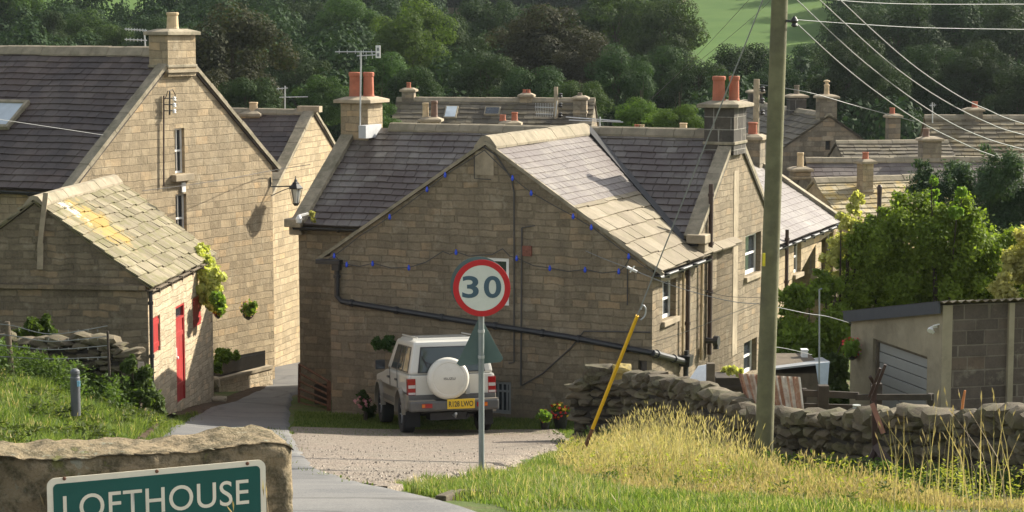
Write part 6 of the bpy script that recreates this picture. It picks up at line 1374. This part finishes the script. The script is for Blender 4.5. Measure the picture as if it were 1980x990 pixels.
basket('round hanging basket of yellow flowers on the tall sunlit gable', 480,598,53.4,17,[('petal_y',70),('petal_p',25)],30)
basket('basket of orange yellow flowers beneath the climber at the cottage corner', 422,600,46.6,13,[('petal_y',60),('petal_r',15)],33)
basket('basket of red flowers hung at the corner of the garage front', 1648,672,37.2,20,[('petal_r',60)],36)
shrub('railing_plants','green plants growing behind the black railings at the cottage end', [(424,690,16),(440,685,14),(418,710,14),(455,690,9)], 50.4, 2200, .045, 'leaf_bush', 'plants', False, seed=14)
pq = basket('black pot with red flowers on the lawn left of the wall pillar', 1084,796,41.9,19,[('petal_r',30),('petal_y',14)],40,ground=True,name='flower_pot',cat='flower pot')
basket('small pot of red flowers low beside the black pot', 1054,806,41.6,13,[('petal_r',40)],44,ground=True,name='flower_pot',cat='flower pot')
shrub('wall_shrub','dark leafy shrub on the gable wall just above the car roof', [(728,662,12),(745,665,14),(755,660,10)], 44.6, 1400, .045, 'leaf_mid', 'shrub', False, seed=15)
s_ = shrub('rose_bush','low rose bush with pink blooms beside the front wheel of the car', [(705,780,14),(715,795,14),(700,765,9)], 44.2, 1300, .04, 'leaf_mid', 'shrub', True, seed=16); flowers([(706,778,16)],44.2,26,.04,'petal_p',17,s_)
shrub('bank_bush','small bright bush growing at the top of the left bank before the cottage wall', [(60,632,20),(85,628,18),(40,645,14),(100,645,14),(70,655,22)], 39.8, 2600, .05, 'leaf_light', seed=18)
shrub('bramble_thicket','tangled brambles darkened for shade at the foot of the cottage corner', [(268,735,30),(220,745,24),(292,770,24),(175,740,18),(250,705,18),(308,792,14),(240,770,24),(275,797,16)], 38.2, 9000, .045, 'leaf_mid2', 'brambles', True, seed=19)  # darker weed leaves stand in for shade on the brambles
shrub('verge_plants','moss and small plants on the eaves stones of the long slate roof', [(603,412,6),(606,425,5)], 49.6, 260, .04, 'leaf_yellow', 'plants', False, seed=20)

# ================================================================= GRASS
def blades(name, label, pts, hts, mat, seed, width=.007, lean=.35, heads=None, cat='grass'):
    r = np.random.default_rng(seed); n = len(pts); P = np.asarray(pts, float); h = np.asarray(hts)[:,None]
    a = r.random(n)*6.283; wd = np.stack([np.cos(a),np.sin(a),np.zeros(n)],1)*(width*(.6+.8*r.random(n)))[:,None]
    ld = r.normal(size=(n,3)); ld[:,2]=0; ld = ld/np.linalg.norm(ld,axis=1)[:,None]*(lean*r.random(n))[:,None]*h
    up_ = np.array([0,0,1.0]); mid = P+ld*.35+up_*h*.55; tip = P+ld+up_*h*(1-.25*(np.linalg.norm(ld,axis=1)[:,None]/h))
    q1 = np.stack([P-wd,P+wd,mid+wd*.75,mid-wd*.75],1); q2 = np.stack([mid-wd*.75,mid+wd*.75,tip+wd*.12,tip-wd*.12],1); rn = r.random(n)
    VV = [q1,q2]; RN = [rn,rn]
    if heads is not None:
        idx = np.nonzero(r.random(n) < heads)[0]; t = tip[idx]; d = (tip-mid)[idx]; d /= np.linalg.norm(d,axis=1)[:,None]
        for k in range(3):
            aa = k*2.1+r.random(len(idx)); s_ = np.stack([np.cos(aa),np.sin(aa),np.zeros(len(idx))],1)*.0065; L = (.03+.045*r.random(len(idx)))[:,None]
            VV.append(np.stack([t-d*.02, t+s_+d*L*.4, t+d*L, t-s_*.6+d*L*.45],1)); RN.append(np.clip(rn[idx]*.4+.55,0,1))
    return tag(npmesh(name, np.concatenate(VV), None, np.concatenate(RN), M[mat]), label, cat, kind='stuff')
def scatter(n, y0, y1, lf, rf, seed, pw=1.0, dens=None, dz=-.02):
    """lf/rf: functions or (Ys,Xs) bounds"""
    r = np.random.default_rng(seed); y = y0+(y1-y0)*r.random(n)**pw; l = np.interp(y,*lf); q = np.interp(y,*rf); x = l+(q-l)*r.random(n)
    # even density per area
    wdt = (q-l); keep = r.random(n) < np.clip(wdt/max(1e-3,wdt.max()),.0,1); x=x[keep]; y=y[keep]
    if dens: k = np.array([mnoise.noise(Vector((a*dens[0],b*dens[0],seed)))+dens[1]*r.random() > dens[2] for a,b in zip(x,y)]); x=x[k]; y=y[k]
    return np.stack([x,y,Hn(x,y)+dz],1)
def fx(pts): # list (px,Y) -> (Ys, Xs)
    return ([p[1] for p in pts], [(p[0]-990)/FPX*p[1] for p in pts])
rr = np.random.default_rng(3)
# long dry verge in front of the right-hand wall
gl = fx([(1650,14.5),(1450,16),(1250,18.5),(1150,21),(1080,25),(1085,30),(1100,33),(1115,35)]); gr = fx([(2150,14.5),(2150,17),(2150,19),(2080,21.2),(1880,23.5),(1700,25.6),(1450,29.2),(1225,34),(1180,35)])
def hn(P, sc, a, b_): return np.array([a+b_*(.5+mnoise.noise(Vector((p[0]*sc,p[1]*sc,2)))) for p in P])
def patch_h(P): # shorter toward the mown edge and along the foot of the wall
    a = np.clip((P[:,0]-np.interp(P[:,1],gl[0],gl[1]))/1.3, .25, 1.0); b_ = np.clip((np.interp(P[:,1],gr[0],gr[1])-.9-P[:,0])/1.8, .12, 1.0)
    pxx = 990+4000*P[:,0]/P[:,1]; return a*np.where(P[:,1] < 29, b_, 1)*np.where(P[:,1] > 20, .8, 1)*np.where(P[:,1] > 18.5, np.clip(1-(pxx-1450)/160, .42, 1), 1)
S = scatter(62000,14.5,34.6,gl,gr,1,dens=(.7,.6,.22)); blades('dry_grass','tall pale seeding grass in front of the dry stone wall',S,hn(S,.8,.20,.34)*patch_h(S)*rr.uniform(.5,1.3,len(S)),'grass_y',2,.0038,.5,.45)
S = scatter(60000,14.5,34.6,gl,gr,3,dens=(1.1,.5,.22)); blades('yellow_weeds','yellow green weeds mixed through the tall grass',S,hn(S,.8,.18,.30)*patch_h(S)*rr.uniform(.6,1.2,len(S)),'grass_m',4,.009,.6)
S = scatter(95000,14.5,34.6,gl,gr,5,dens=(.55,.75,.05)); blades('long_green_grass','lush green grass tufts under the seeding grass',S,hn(S,.8,.15,.34)*patch_h(S)*rr.uniform(.6,1.2,len(S)),'grass_g',6,.007,.55)
S = scatter(11000,23,34.4,gl,gr,71); blades('seeding_stems','tall thin stems with brown seed heads rising before the wall near the pole',S,rr.uniform(.30,1.0,len(S))**1.3*patch_h(S),'grass_y',72,.0028,.5,1.0)
S = scatter(4200,15,23,gl,gr,73); blades('seeding_stems','tall thin stems with brown seed heads in the near verge',S,rr.uniform(.25,.55,len(S))*patch_h(S),'grass_y',74,.0022,.5,1.0)
shrub('hedge','dark leafy hedge filling the gap between the low shed and the garage', [(1612,735,26),(1632,765,24),(1618,700,22),(1600,770,22)], 38.8, 5000, .045, 'leaf_mid2', 'hedge', False, seed=41)
# broad-leaved and stemmed weeds standing in the long grass, and rank growth along the foot of the wall
def weeds(name, label, pts, hts, mat, seed, per=34, size=.03, spread=.07):
    r = np.random.default_rng(seed); P = np.repeat(np.asarray(pts,float), per, 0); h = np.repeat(np.asarray(hts,float), per); n = len(P); t = r.random(n)
    P = P + np.stack([r.normal(size=n)*spread*(1.1-t), r.normal(size=n)*spread*(1.1-t), h*t],1)
    d = r.normal(size=(n,3)); d[:,2] = abs(d[:,2])*.6; d /= np.linalg.norm(d,axis=1)[:,None]; s_ = np.cross(d, r.normal(size=(n,3))); s_ /= np.linalg.norm(s_,axis=1)[:,None]; L = (size*(.5+r.random(n)))[:,None]
    return tag(npmesh(name, np.stack([P, P+d*L+s_*L*.35, P+d*L*2, P+d*L-s_*L*.35],1), None, np.clip(r.random(n)*.6+.4*t,0,1), M[mat]), label, 'weeds', kind='stuff')
S = scatter(420,15,31,gl,gr,51); weeds('ragwort_weeds','yellow green stemmed weeds standing among the seeding grass',S,rr.uniform(.18,.45,len(S))*np.where(S[:,1]>22,.85,1),'grass_m',52,30,.018,.05)
S = scatter(260,15,33,gl,gr,53); weeds('broad_leaf_weeds','darker broad leaved weeds low in the seeding grass',S,rr.uniform(.08,.22,len(S)),'leaf_mid2',54,40,.022,.10)
wy = np.linspace(21.6,34.5,260)+rr.normal(size=260)*.1; wx = np.interp(wy,gr[0],gr[1])-.15-abs(rr.normal(size=260))*.35; S = np.stack([wx,wy,Hn(wx,wy)],1); weeds('wall_foot_weeds','rank green growth along the foot of the dry stone wall',S,rr.uniform(.10,.32,len(S)),'leaf_mid2',56,60,.03,.13)
S = scatter(420,24,40,([22,27,33,38,41],[-9.5,-10.5,-11,-12,-9.6]),([22,27,29,31,33,37,41],[-5.9,-5.95,-5.85,-5.85,-6.0,-6.35,-6.95]),57,dens=(.5,.5,.3)); weeds('bank_weeds','darker clumps of weeds in the grass of the left bank',S,rr.uniform(.12,.38,len(S)),'leaf_mid2',58,90,.04,.2)
wx = rr.uniform(-12,-7.0,500); wy = 38.0-abs(rr.normal(size=500))*.6; S = np.stack([wx,wy,Hn(wx,wy)],1); weeds('bank_top_weeds','rank nettles and weeds growing up in front of the shaded bank wall',S,rr.uniform(.2,.8,len(S)),'leaf_mid2',60,70,.04,.16)
# mown verge by the speed sign
vl = fx([(1010,13.8),(960,15),(800,16.8),(755,18.2),(800,19.2),(850,20),(925,21.4),(1000,24),(1040,27),(1070,30),(1110,34)]); vr = fx([(1800,13.8),(1600,15),(1480,16.8),(1350,18.2),(1280,19.2),(1250,20),(1200,21.4),(1180,24),(1160,27),(1150,30),(1160,34)])
S = scatter(95000,13.8,33,vl,vr,7); blades('verge_grass','short bright green grass of the verge around the speed sign',S,hn(S,1.2,.05,.09)*rr.uniform(.6,1.3,len(S)),'grass_g',8,.0048,.7)
S = scatter(22000,13.8,33,vl,vr,9,dens=(1.5,.4,.2)); blades('verge_straw','dry straw coloured stalks in the mown verge',S,hn(S,1.2,.06,.12)*rr.uniform(.6,1.3,len(S)),'grass_y',10,.0035,.6)
# left bank
bl_ = ([22,27,33,38,41],[-9.5,-10.5,-11,-12,-9.6]); brt = ([22,27,29,31,33,37,41],[-5.9,-5.95,-5.85,-5.85,-6.0,-6.35,-6.95])
S = scatter(90000,23,41,bl_,brt,11); blades('bank_grass','long bright green grass on the left bank around the bollard',S,hn(S,.9,.09,.20)*rr.uniform(.6,1.3,len(S)),'grass_g',12,.008,.75)
S = scatter(5000,23,41,bl_,brt,13,dens=(.9,.4,.3)); blades('bank_straw','straw coloured stalks scattered through the bank grass',S,hn(S,.9,.15,.22)*rr.uniform(.6,1.3,len(S)),'grass_y',14,.005,.5,.4)
# lawn before the house, lane edge
ll = ([38.6,40.8,43,46],[-4.4,-4.55,-4.6,-4.9]); lr = ([38.6,40.8,43,44.6,46],[-4.3,1.8,3.0,1.5,-3.0])
S = scatter(50000,38.8,45.9,ll,lr,15); blades('lawn_grass','mown lawn strip along the foot of the gabled wall behind the car',S,rr.uniform(.04,.10,len(S)),'grass_g',16,.010,.6)
ll = ([37,40,42],[1.1,1.0,1.6]); lr = ([37,40,42],[1.9,2.4,3.0]); S = scatter(14000,36.5,42,ll,lr,17); blades('lawn_edge_grass','grass at the corner of the gravel by the flower pots',S,rr.uniform(.05,.13,len(S)),'grass_g',18,.009,.6)
ll = ([43.5,46,48,51],[-7.25,-7.1,-6.9,-6.6]); lr = ([43.5,46,48,51],[-6.95,-6.65,-6.5,-6.4]); S = scatter(7000,43.5,50.5,ll,lr,19); blades('lane_edge_grass','tufts of grass by the cottage doorstep at the lane edge',S,rr.uniform(.04,.11,len(S)),'grass_g',20,.010,.6)
ey_ = np.repeat(np.arange(17.2,41,.12),5); ey_ = ey_+rr.normal(size=len(ey_))*.08; ex_ = np.interp(ey_,GY,GL)+rr.normal(size=len(ey_))*.10; k2 = np.array([mnoise.noise(Vector((a*2.1,0,5)))>.02 for a in ey_]); S = np.stack([ex_[k2],ey_[k2],Hn(ex_[k2],ey_[k2])+.04],1)
blades('edge_tufts','sparse tufts of grass along the seam of lane and gravel',S,rr.uniform(.03,.09,len(S)),'grass_g',61,.006,.7)
ey_ = rr.uniform(29,44,2600); ex_ = np.interp(ey_,RY,RL)+abs(rr.normal(size=len(ey_)))*.12-.05; S = np.stack([ex_,ey_,Hn(ex_,ey_)+.03],1); blades('lane_tufts','grass creeping over the left edge of the lane',S,rr.uniform(.04,.14,len(S)),'grass_g',62,.007,.8)
# a few stems in front of the sign stone
S = np.array([[*at(512,1030,10.1)],[*at(455,1040,10.15)],[*at(520,1020,10.15)],[*at(96,1030,10.2)],[*at(470,1040,10.1)],[*at(120,1040,10.2)]]); blades('grass_stems','few thin grass stems in front of the green name plate',S,np.array([.20,.16,.16,.17,.13,.2]),'grass_y',23,.0025,.5,1.0)
# tall stems bottom right, close to the camera
S = scatter(70,13,19,fx([(1720,13),(1720,19)]),fx([(2010,13),(2010,19)]),24); blades('tall_grass_stems','tall pale grass stems rising at the lower right corner',S,rr.uniform(.5,.95,len(S)),'grass_y',25,.0045,.45,.8)

# ================================================================= LIGHT, SKY, CAMERA
wd_ = bpy.data.worlds.new('World'); SC.world = wd_; wd_.use_nodes = True; nt = wd_.node_tree; bg = nt.nodes['Background']; sky = nt.nodes.new('ShaderNodeTexSky'); sky.sky_type = 'NISHITA'; sky.sun_disc = False
sky.sun_elevation = math.asin(SUN.z); sky.sun_rotation = math.atan2(SUN.x,SUN.y); sky.air_density = 1.2; sky.dust_density = 2.0; hs_ = nt.nodes.new('ShaderNodeHueSaturation'); hs_.inputs['Saturation'].default_value = .32; nt.links.new(sky.outputs[0], hs_.inputs['Color']); nt.links.new(hs_.outputs[0], bg.inputs[0]); bg.inputs[1].default_value = SKYS
hm_, hnt, hb = new_mat('valley_haze'); hnt.nodes.remove(hb); pv = hnt.nodes.new('ShaderNodeVolumePrincipled'); pv.inputs['Density'].default_value = .00008; pv.inputs['Color'].default_value = (.80,.88,1,1); pv.inputs['Anisotropy'].default_value = .3
hnt.links.new(pv.outputs[0], hnt.nodes['Material Output'].inputs['Volume'])
mb = MB(); mb.bxx(-1500,1500,-60,2500,-22,190); hz_o = mb.build('haze', hm_); tag(hz_o, 'faint pale haze filling the valley air', 'haze', kind='stuff')
ld = bpy.data.lights.new('sun','SUN'); ld.energy = SUNE; ld.angle = R(.53); ld.color = (1,.92,.77); lo = bpy.data.objects.new('sun', ld); COL.objects.link(lo); lo.rotation_euler = SUN.to_track_quat('Z','Y').to_euler()
cd = bpy.data.cameras.new('camera'); cam = bpy.data.objects.new('camera', cd); COL.objects.link(cam); cam.rotation_euler = (math.pi/2-PITCH,0,0); cd.sensor_width = 36; cd.lens = FPX/1980*36; cd.clip_start = .5; cd.clip_end = 5000; SC.camera = cam
SC.view_settings.view_transform = 'Standard'; SC.view_settings.look = 'None'; SC.view_settings.gamma = 1; SC.view_settings.use_curve_mapping = False; SC.view_settings.exposure = EXPO
